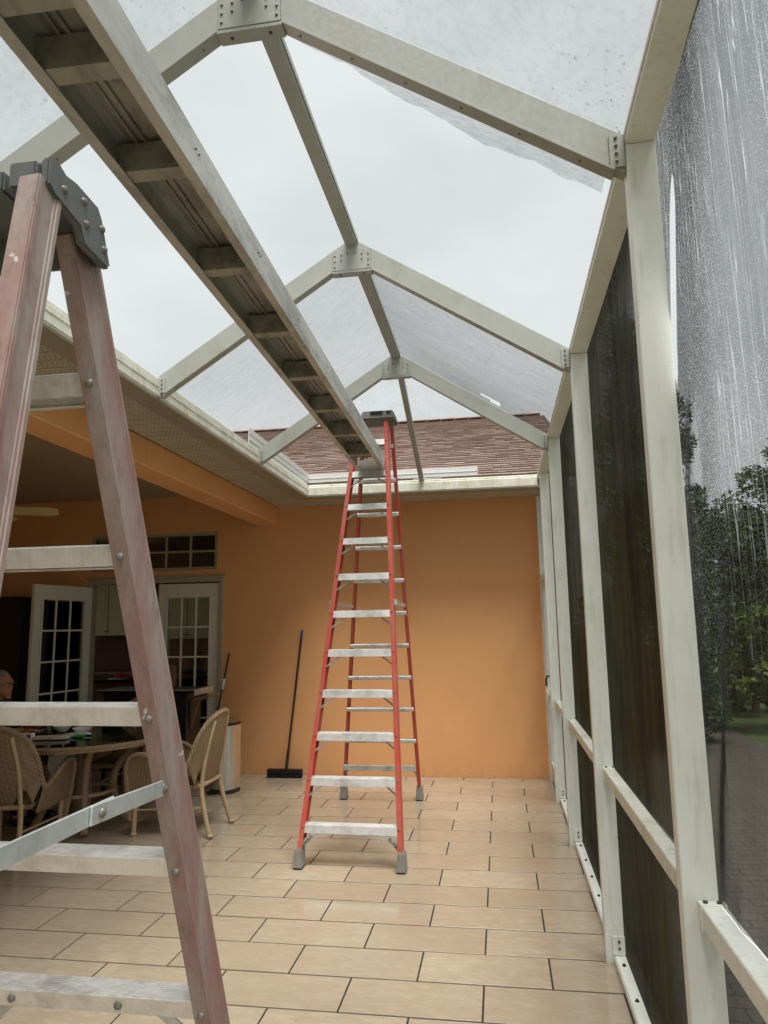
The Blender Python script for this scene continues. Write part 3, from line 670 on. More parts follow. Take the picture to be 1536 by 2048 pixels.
# roof screens
def zr(d): return 3.885+(3.128-3.885)*(d-.02)/(1.19-.02)+.003
def roof_panel(sx, a, b, mat, lab, sag=.02, hole=None):
    def fn(u, v):
        d = .03+1.19*u; y = a+(b-a)*v
        return (AX+sx*d, y, zr(d)-sag*math.sin(math.pi*u)*math.sin(math.pi*v)+.0012*math.sin(v*40+u*6)*math.sin(math.pi*v))
    nu, nv = 16, 28; m = MB(); vs = [fn(i/nu, j/nv) for j in range(nv+1) for i in range(nu+1)]; fs = []
    for j in range(nv):
        for i in range(nu):
            if hole and (i, j) in hole: continue
            fs.append((j*(nu+1)+i, j*(nu+1)+i+1, (j+1)*(nu+1)+i+1, (j+1)*(nu+1)+i))
    o = m.add(vs, fs).build('roof_screen', mat, enc, smooth=True); o['label'] = lab
roof_panel(-1,-1.9,2.09,ROOFN,'wet speckled roof screen of the nearest bay, house side'); roof_panel(1,-1.9,2.09,ROOFN,'wet speckled roof screen of the nearest bay, garden side')
roof_panel(-1,3.885,5.68,ROOFL,'pale streaky roof screen of the third bay, house side',.04)
roof_panel(1,3.885,5.68,ROOFR,'grey sagging roof screen of the third bay, garden side, with a small hole',.05, {(9,25),(10,25),(10,26)})
# torn remnant strip along the first rafter
rg_ = MB(); rnd = random.Random(3)
edge = [.16+.12*min(1,(i/24))-.02*max(0,(i-26)/14)+.010*math.sin(i*.55)+rnd.uniform(-.006,.006) for i in range(41)]
vs = []; fs = []
for i in range(41):
    d = .06+1.13*i/40
    for k in range(4):
        y = 2.13+edge[i]*k/3; vs.append((AX+d, y, zr(d)-.012*k/3-.003*math.sin(i*1.3)*k/3))
for i in range(40):
    for k in range(3): fs.append((i*4+k, i*4+4+k, i*4+5+k, i*4+1+k))
o = rg_.add(vs, fs).build('torn_screen_strip', ROOFR, enc, smooth=True); o['label'] = 'ragged strip of torn screen left along the nearest rafter'
# end bay (folds down to the back gutter)
P0, P1, PL, PR, PM = V((AX,5.715,3.888)), V((-.745,7.26,3.14)), V((AX-1.19,5.715,3.132)), V((AX+1.19,5.715,3.132)), None
for sx, A, B, lab in ((-1, PL, V((-1.955,7.26,3.125)), 'speckled end-bay roof screen, house side'), (1, PR, V((.44,7.26,3.125)), 'speckled end-bay roof screen, garden side')):
    o = MB().grid(lambda u, v: (P0.lerp(P1, v)).lerp(A.lerp(B, v), u), 8, 10).build('roof_screen', ROOFE, enc, smooth=True); o['label'] = lab

# ---------------------------------------------------------------- step ladders
def cprof(sx, Dp, F, t=.005):
    h = Dp/2; q = [(0,-h),(0,-h+.012),(-.0035,-h+.015),(-.0035,h-.015),(0,h-.012),(0,h),(-F,h),(-F,h-t),(-t-.003,h-t),(-t-.003,-h+t),(-F,-h+t),(-F,-h)]
    return [(sx*a, b) for a, b in q]
def lerp_z(a, b, z): a, b = V(a), V(b); return a+(b-a)*((z-a.z)/(b.z-a.z))
def rail(root, sx, b, t, Dp, F, mat, name='rail'):
    b, t = V(b), V(t); ax = (t-b).normalized(); xa = V((1,0,0)); xa = (xa-ax*xa.dot(ax)).normalized(); ya = xa.cross(ax)*-1
    if ya.y < 0: ya = -ya
    return MB().prism(cprof(sx, Dp, F), b, t, xa, ya).build(name, mat, root, bevel=.0022, seg=2)
def tread(root, A, B, dp, lip, mat, shear=0, name='step'):
    """A,B: left and right ends, top centre"""
    A, B = V(A), V(B); m = MB(); h = dp/2; n = 9
    prof = [(-h,0)]
    for i in range(n):
        a = -h+dp*(i+.15)/n; c = -h+dp*(i+.5)/n; prof += [(a,0),(a+.001,.0025),(a+dp/n*.5,.0025),(a+dp/n*.5+.001,0)]
    prof += [(h,0),(h,-lip),(h-.010,-lip),(h-.010,-lip+.003),(h-.003,-lip+.003),(h-.003,-.003),(-h+.003,-.003),(-h+.003,-lip+.003),(-h+.010,-lip+.003),(-h+.010,-lip),(-h,-lip)]
    prof = [(a+(shear*b if b < 0 else 0), b) for a, b in prof]
    return m.prism(prof, A, B, (0,1,0), (0,0,1)).build(name, mat, root, bevel=.0008)
def rivet(mb, c, n, r): 
    c, n = V(c), V(n).normalized(); mb.tube([c-n*.001, c+n*.0025, c+n*.005], [r, r*.85, r*.35], 10)

# far ladder, 12 foot
FL = thing('step_ladder', 'tall red fiberglass stepladder standing mid-patio, propping up the plank', 'stepladder', (-1.05,5.9,0), 0, 'fiberglass stepladders')
fLb, fRb = (-1.435,5.012,.03), (-.694,5.00,.03)
fLt, fRt = (-1.435+.0765*3.40,5.012+.285*3.40,3.40), (-.700-.0565*3.40,5.0+.285*3.40,3.40)
rLb, rRb = (-1.545,6.975,.03), (-.790,6.99,.03); rLt, rRt = (-1.150,6.10,3.38), (-.868,6.10,3.38)
rails = {}
for k, sx, b, t in (('fL',-1,fLb,fLt),('fR',1,fRb,fRt)): rails[k] = rail(FL, sx, b, t, .085, .034, RED)
for k, sx, b, t in (('rL',-1,rLb,rLt),('rR',1,rRb,rRt)): rails[k] = rail(FL, sx, b, t, .060, .028, RED, 'rear_rail')
zt = [.275+.293*i for i in range(11)]
for i, z in enumerate(zt):
    A, B = lerp_z(fLb, fLt, z), lerp_z(fRb, fRt, z); A = A+V((.006,-.002,0)); B = B+V((-.006,-.002,0)); yy = (A.y+B.y)/2
    st = tread(FL, A, B, .078, .050, ALU, .285)
    if i > 0:
        for s, E_, F_ in ((1,A,lerp_z(fLb,fLt,z-.13)),(-1,B,lerp_z(fRb,fRt,z-.13))):
            MB().bar(E_+V((s*.10,.01,-.055)), F_+V((s*.012,.01,0)), .012, .004, (0,1,0)).build('brace', STEEL, st)
    rv = MB()
    for s, P_ in ((1,A),(-1,B)):
        for dz in (-.012,-.042):
            rivet(rv, P_+V((s*.010,-.0445-.004,dz)) , (0,-1,0), .007)
    if i < 2:
        for q in (.18,.82): rivet(rv, A.lerp(B,q)+V((0,-.039,-.03)), (0,-1,0), .008)
    rv.build('rivets', BOLT, st, kind='stuff')
for i in range(10):     # rear horizontals
    z = .57+.293*i; A, B = lerp_z(rLb, rLt, z), lerp_z(rRb, rRt, z)
    MB().prism([(-.028,0),(-.022,.008),(.022,.008),(.028,0),(.028,-.022),(.02,-.028),(-.02,-.028),(-.028,-.022)], A+V((.006,-.02,0)), B+V((-.006,-.02,0)), (0,1,0), (0,0,1)).build('rear_rung', ALU_D, FL, bevel=.001)
def foot(root, P_, sx, d):
    P_ = V(P_); f_ = MB()
    f_.add([(P_.x-.034,P_.y-.058,.012),(P_.x+.034,P_.y-.058,.012),(P_.x+.034,P_.y+.05,.012),(P_.x-.034,P_.y+.05,.012),(P_.x-.024,P_.y-.048,.13),(P_.x+.024,P_.y-.048,.13),(P_.x+.024,P_.y+.062,.13),(P_.x-.024,P_.y+.062,.13)],
           [(3,2,1,0),(4,5,6,7),(0,1,5,4),(1,2,6,5),(2,3,7,6),(3,0,4,7)])
    fo = f_.build('foot', FOOTM, root, bevel=.006, seg=2)
    MB().box((P_.x-.031,P_.y-.050,.0042),(P_.x+.031,P_.y+.048,.0118)).build('rubber_pad', BLK, fo, bevel=.002)
for P_, sx in ((fLb,-1),(fRb,1),(rLb,-1),(rRb,1)): foot(FL, (P_[0]-sx*.016, P_[1]+(.01 if P_[1] < 6 else -.01), 0), sx, 1)
# curved gussets below the bottom step with lettering
z = zt[0]
def arc_gusset(sx, base, step_end, lettered=True):
    b0 = V(base); e0 = V(step_end); pts_o = []; pts_i = []
    for k in range(11):
        a = k/10; # from rail (low) up to step
        o_ = V((e0.x+sx*-(.005+.20*a**2.2), 0, .075+(z-.062-.075)*(1-(1-a)**2.1)))
        i_ = V((e0.x+sx*-(.005+.075*math.sin(math.pi*min(1, a*1.02))*.55+.225*a**1.5*.62+.02*a), 0, .075+(z-.062-.075)*(a**.75)))
        pts_o.append(i_); 
    inner = [V((e0.x-sx*(.020+.19*(k/10)**1.9), 0, .07+(z-.064-.07)*(1-(1-k/10)**1.6))) for k in range(11)]
    outer = [V((e0.x-sx*(.004+.085*(k/10)**2.6), 0, .07+(z-.062-.07)*(1-(1-k/10)**1.25))) for k in range(11)]
    y = b0.y+.285*.15-.03; prof = [(p_.x, p_.z) for p_ in inner]+[(p_.x, p_.z) for p_ in reversed(outer)]
    g_ = MB().prism(prof, (0,y,0), (0,y+.005,0), (1,0,0), (0,0,1)).build('gusset', ALU_D, FL)
    if lettered:
        cu = bpy.data.curves.new('t', 'FONT'); cu.body = 'BI-MAX'; cu.size = .034; cu.align_x = 'CENTER'; cu.align_y = 'CENTER'; cu.extrude = .0004
        to = bpy.data.objects.new('t', cu); me = bpy.data.meshes.new_from_object(to); bpy.data.objects.remove(to)
        ang = R(45)*-sx; c = V((e0.x-sx*.062, y-.0012, .168))
        mt = Matrix.Translation(c-OFF['step_ladder']) @ Matrix.Rotation(-ang if False else (R(50) if sx < 0 else R(-50))*-1*-1, 4, 'Y').inverted() @ Matrix.Rotation(R(90), 4, 'X')
        me.transform(mt); lo_ = bpy.data.objects.new('lettering', me); col.objects.link(lo_); lo_.parent = g_; me.materials.append(PRINT)
arc_gusset(-1, fLb, lerp_z(fLb, fLt, .1)); arc_gusset(1, fRb, lerp_z(fRb, fRt, .1))
gr = MB()
for (P_, sx) in ((rLb,-1),(rRb,1)):
    gr.tube([(P_[0]-sx*.01,P_[1]-.03,.12),(P_[0]-sx*.035,P_[1]-.05,.24),(P_[0]-sx*.09,P_[1]-.06,.30)], .012, 6)
gr.build('rear_brace', ALU_D, FL)
MB().box((-1.50,6.83,.285),(-.83,6.86,.335)).build('rear_rung', ALU_D, FL, bevel=.002)
# spreaders
for xx, xr in ((-1.31,-1.36),(-.78,-.83)):
    a, b = V((lerp_z(fLb,fLt,1.80) if xx < -1 else lerp_z(fRb,fRt,1.80))), V((lerp_z(rLb,rLt,1.80) if xx < -1 else lerp_z(rRb,rRt,1.80)))
    s_ = 1 if xx < -1 else -1
    sp = MB().bar(a+V((s_*.012,0,0)), b+V((s_*.012,0,0)), .004, .028); sp.box((a.x-.012,a.y-.03,a.z-.02),(a.x+.022,a.y+.01,a.z+.02)); sp.build('spreader', STEEL, FL, bevel=.001)
cp = MB(); cp.add([(-1.128,5.90,3.395),(-.832,5.90,3.395),(-.832,6.16,3.395),(-1.128,6.16,3.395),(-1.118,5.915,3.475),(-.842,5.915,3.475),(-.842,6.145,3.475),(-1.118,6.145,3.475)], [(3,2,1,0),(4,5,6,7),(0,1,5,4),(1,2,6,5),(2,3,7,6),(3,0,4,7)])
co_ = cp.build('top_cap', GREYCAP, FL, bevel=.010, seg=2)
MB().box((-1.04,5.899,3.44),(-.93,5.905,3.465)).build('slot', BLK, co_); MB().box((-.90,5.899,3.445),(-.86,5.905,3.462)).build('slot', BLK, co_)

# near ladder, 8 foot, weathered
NL = thing('step_ladder', 'weathered faded-pink stepladder with black cap at the left foreground', 'stepladder', (-.88,1.2,0), 0, 'fiberglass stepladders')
def nR(z): return V((-.638-.064*(z-1.6), 1.270-.314*(z-1.6), z))
def nLf(z): q = nR(z); return V((-1.76-q.x, q.y, z))
def kR(z): return V((-.647-.076*(z-2.15), .905+.23*(z-2.15)-.02, z))
def kL(z): q = kR(z); return V((-1.76-q.x, q.y, z))
for sx, f_ in ((1,nR),(-1,nLf)): rail(NL, sx, f_(.03), f_(2.30), .080, .033, PINK)
for sx, f_ in ((1,kR),(-1,kL)): rail(NL, sx, f_(.03), f_(2.31), .060, .036, PINK, 'rear_rail')
bz = [.88+.293*(i-2) for i in range(7)]
for i, b_ in enumerate(bz):
    z = b_+.020; A, B = nLf(z)+V((.006,0,0)), nR(z)+V((-.006,0,0))
    A.y = B.y = nR(z).y+.004
    st = tread(NL, A, B, .068, .036, ALU, -.314)
    rv = MB()
    for P_, s in ((nR(b_),-1),(nLf(b_),1)): rivet(rv, P_+V((s*.017,-.0415,0)), (0,-1,.3), .0085)
    if i <= 2:
        for q in (.24,.66): rivet(rv, A.lerp(B,q)+V((0,-.030,-.018)), (0,-1,0), .009)
    rv.build('rivets', BOLT, st, kind='stuff')
    for s, E_, F_ in ((1,A,nLf(z-.15)),(-1,B,nR(z-.15))):
        if i <= 2: MB().bar(E_+V((s*.12,.0,-.034)), F_+V((s*.012,.0,0)), .020, .004, (0,1,0)).build('brace', STEEL, st)
for i, zz in enumerate((.45,1.0,1.55)): MB().bar(kL(zz)+V((.01,0,0)), kR(zz)+V((-.01,0,0)), .03, .03).build('rear_rung', ALU_D, NL, bevel=.002)
for f_, sx in ((nR,1),(nLf,-1),(kR,1),(kL,-1)):
    q = f_(.03); foot(NL, (q.x-sx*.016, q.y, 0), sx, 1)
rv = MB(); 
for zz in (1.945,2.015): rivet(rv, kR(zz)+V((-.022,-.036,0)), (0,-1,0), .010)
rv.build('rivets', BOLT, NL, kind='stuff')
# folding spreader bars with hinge
for f_, k_, s in ((nR,kR,-1),(nLf,kL,1)):
    a, b = f_(1.335)+V((s*.012,-.03,0)), k_(1.36)+V((s*.012,.02,0)); mid = a.lerp(b, .42)+V((0,0,.006)); o1 = V((s*.003,0,0))
    sp = MB(); sp.bar(a, mid+(mid-a).normalized()*.03, .004, .029); sp.bar(mid+(mid-b).normalized()*.05+o1*1.6, b+o1*1.6, .004, .029)
    so_ = sp.build('spreader', STEEL, NL, bevel=.0012)
    rv = MB(); rivet(rv, mid+V((-s*.004,0,0)), (-s,0,0), .008); rivet(rv, a+V((-s*.002,-.012,0)), (-s,0,0), .012); rivet(rv, a+V((-s*.004,-.012,0)), (-s,0,0), .008); rv.build('rivets', BOLT, so_, kind='stuff')
# cap: side skirts, near bumper, top plate
sk = [(.908,2.352),(.928,2.362),(.953,2.352),(.981,2.357),(1.045,2.353),(1.060,2.336),(1.092,2.264),(1.083,2.256),(1.008,2.262),(.995,2.287),(.926,2.298),(.908,2.308)]
cap = MB()
for x0, x1 in ((-.672,-.656),(-1.104,-1.088)): cap.prism(sk, (x0,0,0), (x1,0,0), (0,1,0), (0,0,1))
cap.box((-1.088,.96,2.325),(-.672,1.07,2.352)); cap.box((-.720,.900,2.300),(-.6725,.9585,2.345)); cap.box((-1.0875,.915,2.31),(-.7385,.9595,2.345)); cap.box((-1.087,1.0705,2.262),(-.6725,1.086,2.345))
co_ = cap.build('top_cap', CAPM, NL, bevel=.004, seg=2)
rv = MB()
for (yy, zz) in ((.948,2.322),(1.002,2.335),(1.012,2.300),(1.058,2.318),(1.068,2.285)): rivet(rv, (-.656,yy,zz), (1,0,.0), .0075)
rv.build('rivets', BOLT, co_, kind='stuff')

# ---------------------------------------------------------------- aluminium plank
PK = thing('scaffold_plank', 'long weathered aluminium walk plank lying on the tall red ladder', 'plank', (-1.0,3.2,2.91))
pa, pb = V((-.893,.55,0)), V((-1.016,5.77,0)); dv = (pb-pa).normalized(); sv = V((dv.y,-dv.x,0)); HW = .117
for s in (-1, 1):
    prof = [(s*a, b) for a, b in ((HW,0),(HW,.118),(HW-.035,.118),(HW-.035,.112),(HW-.005,.112),(HW-.005,.006),(HW-.034,.006),(HW-.034,.0))]
    sr = MB().prism(prof, pa+V((0,0,2.913)), pb+V((0,0,2.913)), sv, (0,0,1)).build('side_rail', PLANK, PK, bevel=.0015)
    rv = MB()
    for k in range(9):
        q = pa+dv*(.62+.583*k)
        for d_ in (-.012,.014): rivet(rv, q+dv*d_+sv*s*HW+V((0,0,2.982)), sv*s, .0045)
    rv.build('rivets', BOLT, sr, kind='stuff')
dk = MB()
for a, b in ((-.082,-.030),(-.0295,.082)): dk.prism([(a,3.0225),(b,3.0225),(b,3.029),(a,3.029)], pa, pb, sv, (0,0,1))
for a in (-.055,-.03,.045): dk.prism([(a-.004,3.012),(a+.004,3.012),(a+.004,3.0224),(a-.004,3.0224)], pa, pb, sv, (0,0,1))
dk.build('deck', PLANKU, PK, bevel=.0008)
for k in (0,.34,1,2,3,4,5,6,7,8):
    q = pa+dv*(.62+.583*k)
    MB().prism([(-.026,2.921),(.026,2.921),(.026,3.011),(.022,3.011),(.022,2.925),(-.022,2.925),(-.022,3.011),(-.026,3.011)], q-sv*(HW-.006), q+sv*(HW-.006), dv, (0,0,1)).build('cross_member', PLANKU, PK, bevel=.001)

# ---------------------------------------------------------------- furniture
def smooth_path(pts, n=6, closed=False):
    P_ = [V(p) for p in pts]; o = []; N = len(P_)
    for i in range(N if closed else N-1):
        p0, p1, p2, p3 = (P_[i-1] if (i > 0 or closed) else P_[0]), P_[i], P_[(i+1) % N], (P_[(i+2) % N] if (i+2 < N or closed) else P_[-1])
        for k in range(n):
            t = k/n; o.append(.5*((2*p1)+(p2-p0)*t+(2*p0-5*p1+4*p2-p3)*t*t+(3*p1-p0-3*p2+p3)*t**3))
    if not closed: o.append(P_[-1])
    return o
def braid(mb, path, R_, r, turns_per_m, strands=3, seg=5, closed=False):
    path = [V(p) for p in path]; L = 0; acc = [0]
    for i in range(1, len(path)): L += (path[i]-path[i-1]).length; acc.append(L)
    for s in range(strands):
        pts = []
        m_ = int(L*95)
        j = 0
        for k in range(m_+1):
            d = L*k/m_
            while j < len(path)-2 and acc[j+1] < d: j += 1
            t = (d-acc[j])/max(1e-6, acc[j+1]-acc[j]); p_ = path[j].lerp(path[j+1], t); a, b = ortho(path[j+1]-path[j])
            ph = d*turns_per_m*6.283+s*6.283/strands; pts.append(p_+a*math.cos(ph)*R_+b*math.sin(ph)*R_*.8)
        mb.tube(pts, r, seg)
def make_chair(label):
    t = thing('wicker_armchair', label, 'armchair', (0,0,0), 0, 'wicker armchairs around the table', world=False)
    half = [(.262,.30,.13),(.285,.315,.36),(.310,.315,.54),(.318,.27,.625),(.318,.15,.635),(.308,.0,.565),(.298,-.12,.505),(.292,-.18,.55),(.275,-.245,.72),(.225,-.30,.85),(.12,-.345,.925),(0,-.36,.945)]
    rim = smooth_path(half+[(-x, y, z) for x, y, z in reversed(half[:-1])], 6)
    m = MB(); braid(m, rim, .0115, .0105, 9, 3); m.build('rim', WICKR, t, smooth=True)
    i0, i1 = 42, len(rim)-43
    back = rim[i0:i1+1]
    def bfn(u, v):
        k = u*(len(back)-1); j = min(int(k), len(back)-2); top = back[j].lerp(back[j+1], k-j)
        x = (.5-u)*2; arch = .10*max(0, math.sin(math.pi*min(1, max(0, (abs(x)-.52)/.48)))) if abs(x) > .52 else 0
        bot = V((x*.255, -.235-.03*(1-x*x), .40+arch))
        p_ = bot.lerp(top, v); p_.y -= .02*math.sin(math.pi*v)*(1-x*x); return p_
    MB().grid(bfn, 32, 18).build('backrest', WICK, t, smooth=True, solid=.012)
    for s in (-1, 1):
        arm = [V((s*abs(p_.x), p_.y, p_.z)) for p_ in rim[6:40]]
        def afn(u, v):
            k = u*(len(arm)-1); j = min(int(k), len(arm)-2); top = arm[j].lerp(arm[j+1], k-j)
            bot = V((s*.262, .27-.46*u, .33-.02*math.sin(3.1*u))); return top.lerp(bot, v)
        MB().grid(afn, 20, 10).build('arm_panel', WICK, t, smooth=True, solid=.012)
        def ffn(u, v):
            z = .57-.42*v; return V((s*(.305-.03*v-.05*u*(1-v*.3)), .305-.02*u+.012*math.sin(v*3), z-.02*u))
        MB().grid(ffn, 6, 12).build('front_wrap', WICK, t, smooth=True, solid=.01)
        l = MB(); l.tube(smooth_path([(s*.235,.275,.0),(s*.235,.272,.2),(s*.245,.27,.40)], 4), .019, 10); l.ball((s*.235,.275,.018), (.027,.027,.018)); l.build('leg', CANE, t, smooth=True)
        l = MB(); l.tube(smooth_path([(s*.225,-.36,.0),(s*.205,-.295,.22),(s*.185,-.265,.40),(s*.17,-.30,.65),(s*.13,-.345,.88)], 5), [.019]*10+[.017]*11, 10); l.ball((s*.225,-.36,.018), (.027,.027,.018)); l.build('leg', CANE, t, smooth=True)
        l = MB(); l.tube([(s*.240,.27,.385),(s*.248,0,.375),(s*.19,-.262,.385)], .017, 8); l.build('seat_rail', CANE, t, smooth=True)
        l = MB(); l.tube([(s*.236,.27,.20),(s*.205,-.29,.22)], .008, 6); l.build('stretcher', CANE, t, smooth=True)
    m = MB(); m.tube([(-.235,.272,.385),(.235,.272,.385)], .018, 8); m.tube([(-.19,-.265,.385),(.19,-.265,.385)], .018, 8); m.build('seat_rail', CANE, t, smooth=True)
    MB().grid(lambda u, v: V(((u-.5)*.49, -.25+.53*v, .385)), 8, 8).build('seat', WICK, t, solid=.03)
    def cfn(u, v): 
        return V(((u-.5)*.47, -.235+.50*v, .405+.055*(1-abs(2*u-1)**6)*(1-abs(2*v-1)**6)))
    MB().grid(cfn, 16, 16).build('cushion', CUSH, t, smooth=True)
    return t
chA = make_chair('wicker armchair facing away from the camera, half behind the near ladder steps')
chA.location = (-3.64,5.08,.004); chA.rotation_euler = (0,0,R(9))
def chair_copy(label, loc, rz):
    c = copy_tree(chA); c.location = loc; c.rotation_euler = (0,0,R(rz)); c['label'] = label; return c
chair_copy('wicker armchair seen side-on in front of the steel bin', (-2.66,5.82,.004), 90)
chair_copy('wicker armchair on the far side of the round table', (-3.55,6.62,.004), 180)
chair_copy('wicker armchair under the seated person', (-4.55,5.95,.004), -90)
# table
TB = thing('round_table', 'round wicker patio table with dark glass top', 'table', (-3.52,5.78,.004))
tc_ = V((-3.52,5.78,0)); TR = .68
m = MB(); m.tube([tc_+V((0,0,.742)), tc_+V((0,0,.752))], TR-.025, 64); m.build('glass_top', TGLASS, TB)
ring = [tc_+V((math.cos(a*6.2832/96)*TR, math.sin(a*6.2832/96)*TR, .735)) for a in range(97)]
m = MB(); braid(m, ring, .011, .0105, 9, 3); m.tube(ring[:-1], .014, 6, closed=True); m.tube([p_-V((0,0,.022)) for p_ in ring[:-1]], .012, 6, closed=True); m.build('rim', WICKR, TB, smooth=True)
for k in range(4):
    a = R(45+90*k-8); d = V((math.cos(a), math.sin(a), 0)); l = MB()
    l.tube(smooth_path([tc_+d*.56+V((0,0,.70)), tc_+d*.38+V((0,0,.60)), tc_+d*.26+V((0,0,.42)), tc_+d*.27+V((0,0,.22)), tc_+d*.36+V((0,0,.03))], 6), .030, 10); l.build('leg', WICKR, TB, smooth=True)
m = MB(); m.tube([tc_+V((math.cos(a*6.2832/32)*.26, math.sin(a*6.2832/32)*.26, .30)) for a in range(32)], .016, 8, closed=True); m.build('ring_brace', CANE, TB, smooth=True)
ZT = .756
def bowl(label, x, y, r, h):
    prof = [(r*.45,0),(r*.5,.004),(r*.85,h*.6),(r,h),(r*.97,h),(r*.8,h*.62),(r*.42,.010),(0,.008)]
    m = MB(); n = 24; vs = []; fs = []
    for i in range(n):
        a = 6.2832*i/n
        for q in prof: vs.append((x+math.cos(a)*q[0], y+math.sin(a)*q[0], ZT+q[1]))
    k = len(prof)
    for i in range(n):
        for j in range(k-1): fs.append((i*k+j, ((i+1) % n)*k+j, ((i+1) % n)*k+j+1, i*k+j+1))
    o = m.add(vs, fs).build('bowl', CERAM, None, smooth=True); tag(o, label, 'bowl', 'bowls on the round table')
bowl('wide shallow white bowl on the glass table top', -3.56,5.82,.085,.045); bowl('white bowl partly behind the cream case on the table', -3.80,5.90,.080,.050)
m = MB(); m.prism([(-.15,-.05),(-.05,-.045),(.03,-.055),(.13,-.04),(.14,.03),(.06,.055),(-.03,.035),(-.12,.03)], (-3.63,5.50,ZT), (-3.63,5.50,ZT+.028), V((.97,.2,0)), V((-.2,.97,0)))
tag(m.build('case', CREAM, None, bevel=.006), 'flat cream coloured case lying on the table', 'case')
m = MB(); m.box((-3.62,5.62,ZT),(-3.44,5.76,ZT+.018)); tag(m.build('notebook', CERAM, None, bevel=.003), 'thin white notebook under the green lighter on the table', 'notebook')
m = MB(); m.tube([(-3.50,5.60,ZT+.012),(-3.40,5.61,ZT+.012)], .011, 10); o = m.build('lighter', GREENP, None); tag(o, 'bright green lighter with black end on the table', 'lighter')
l2 = MB(); l2.tube([(-3.40,5.61,ZT+.012),(-3.36,5.614,ZT+.012)], .0105, 10); c_ = l2.build('cap', BLK, o)
m = MB(); m.box((-3.86,5.42,ZT),(-3.76,5.47,ZT+.055)); o = m.build('carton', CERAM, None, bevel=.002); tag(o, 'small white printed carton at the near table edge', 'carton')
for k in range(2): MB().box((-3.852+.048*k,5.4175,ZT+.012),(-3.815+.048*k,5.4195,ZT+.042)).build('print', simple('brown print%d' % k, (.09,.03,.02), .5), o)
m = MB(); m.tube([(-3.83,5.75,ZT),(-3.83,5.75,ZT+.12)], .033, 16); m.tube([(-3.83,5.75,ZT+.001),(-3.83,5.75,ZT+.09)], .030, 16); tag(m.build('drinking_glass', GLASS, None, smooth=True), 'clear drinking glass beside the seated person’s hand', 'glass')
m = MB(); m.prism([(-.07,-.03),(.06,-.04),(.07,.03),(-.05,.045)], (-3.77,5.62,ZT), (-3.77,5.62,ZT+.035), (1,0,0), (0,1,0)); tag(m.build('wallet', BLK, None, bevel=.008, seg=2), 'black pouch between the carton and the white bowl', 'pouch')

# stainless bin
BN = thing('pedal_bin', 'stainless steel pedal bin with bronze lid by the orange wall', 'bin', (-2.80,7.12,.004))
def dsh(r, f, n=20): return [(-r, .0)]+[(r*math.cos(R(180+180*k/n)), f*math.sin(R(180+180*k/n))) for k in range(1, n)]+[(r, 0), (r, .10), (-r, .10)]
c0 = V((-2.80,7.12,0)); xa, ya = V((math.cos(R(-12)), math.sin(R(-12)), 0)), V((-math.sin(R(-12)), math.cos(R(-12)), 0))
MB().prism(dsh(.135,.13), c0+V((0,0,.045)), c0+V((0,0,.655)), xa, ya).build('body', CAN, BN, smooth=True)
MB().prism(dsh(.138,.133), c0+V((0,0,.006)), c0+V((0,0,.044)), xa, ya).build('base', BLK, BN, bevel=.004)
MB().prism(dsh(.138,.133), c0+V((0,0,.656)), c0+V((0,0,.684)), xa, ya).build('collar', BLK, BN, bevel=.003)
lid = MB(); lid.prism(dsh(.140,.135), c0+V((0,0,.685)), c0+V((0,0,.705)), xa, ya); lid.prism(dsh(.120,.112), c0+V((0,0,.7055)), c0+V((0,0,.725)), xa, ya); lid.build('lid', LIDM, BN, bevel=.008, seg=2)
m = MB(); q = c0-ya*.165; m.bar(q-xa*.07+V((0,0,.03)), q+xa*.07+V((0,0,.03)), .07, .016); m.prism([(-.095,0),(.095,0),(.075,.055),(-.06,.055)], q+ya*.02+V((0,0,.0)), q+ya*.045, xa, (0,0,1)); m.build('pedal', BLK, BN, bevel=.006, seg=2)

# brooms
BM = thing('push_broom', 'push broom with wide black head leaning on the orange wall', 'broom', (-2.37,7.85,.004))
bh = MB(); bh.box((-2.575,7.80,.055),(-2.18,7.87,.095)); bh.build('head', BLK, BM, bevel=.008, seg=2)
br_ = MB(); rnd = random.Random(9)
for i in range(900):
    x, y = rnd.uniform(-2.57,-2.185), rnd.uniform(7.803,7.867); dx, dy = rnd.uniform(-.012,.012), rnd.uniform(-.014,.012); br_.add([(x-.0022,y,.056),(x+.0022,y,.056),(x+dx+.0015,y+dy,.006),(x+dx-.0015,y+dy,.006)], [(0,1,2,3)])
br_.build('bristles', BRIS, BM, kind='stuff')
q0, q1 = V((-2.365,7.845,.09)), V((-2.232,7.965,1.50))
MB().tube([q0, q0.lerp(q1,.15), q0.lerp(q1,.151), q1], [.018,.015,.0125,.0125], 10).build('handle', BROWNST, BM, smooth=True)
MB().tube([q1, q1+(q1-q0).normalized()*.085], .0135, 10).build('grip', BLUE, BM, smooth=True)
SQ = thing('squeegee', 'dark pole with pale clamp leaning beside the closed door', 'pole', (-3.13,7.7,.004))
q0, q1 = V((-3.19,7.60,.07)), V((-3.075,7.93,1.335))
MB().tube([q0, q1], .0115, 10).build('handle', BROWNST, SQ, smooth=True)
m = MB(); a = q0.lerp(q1,.69); m.tube([a, q0.lerp(q1,.78)], .017, 10); m.bar(a+V((-.05,-.005,.095)), a+V((.02,-.005,.115)), .012, .012); m.build('clamp', ALU_D, SQ)
MB().box((-3.33,7.585,.0042),(-3.05,7.615,.075)).build('head', BLK, SQ, bevel=.004)

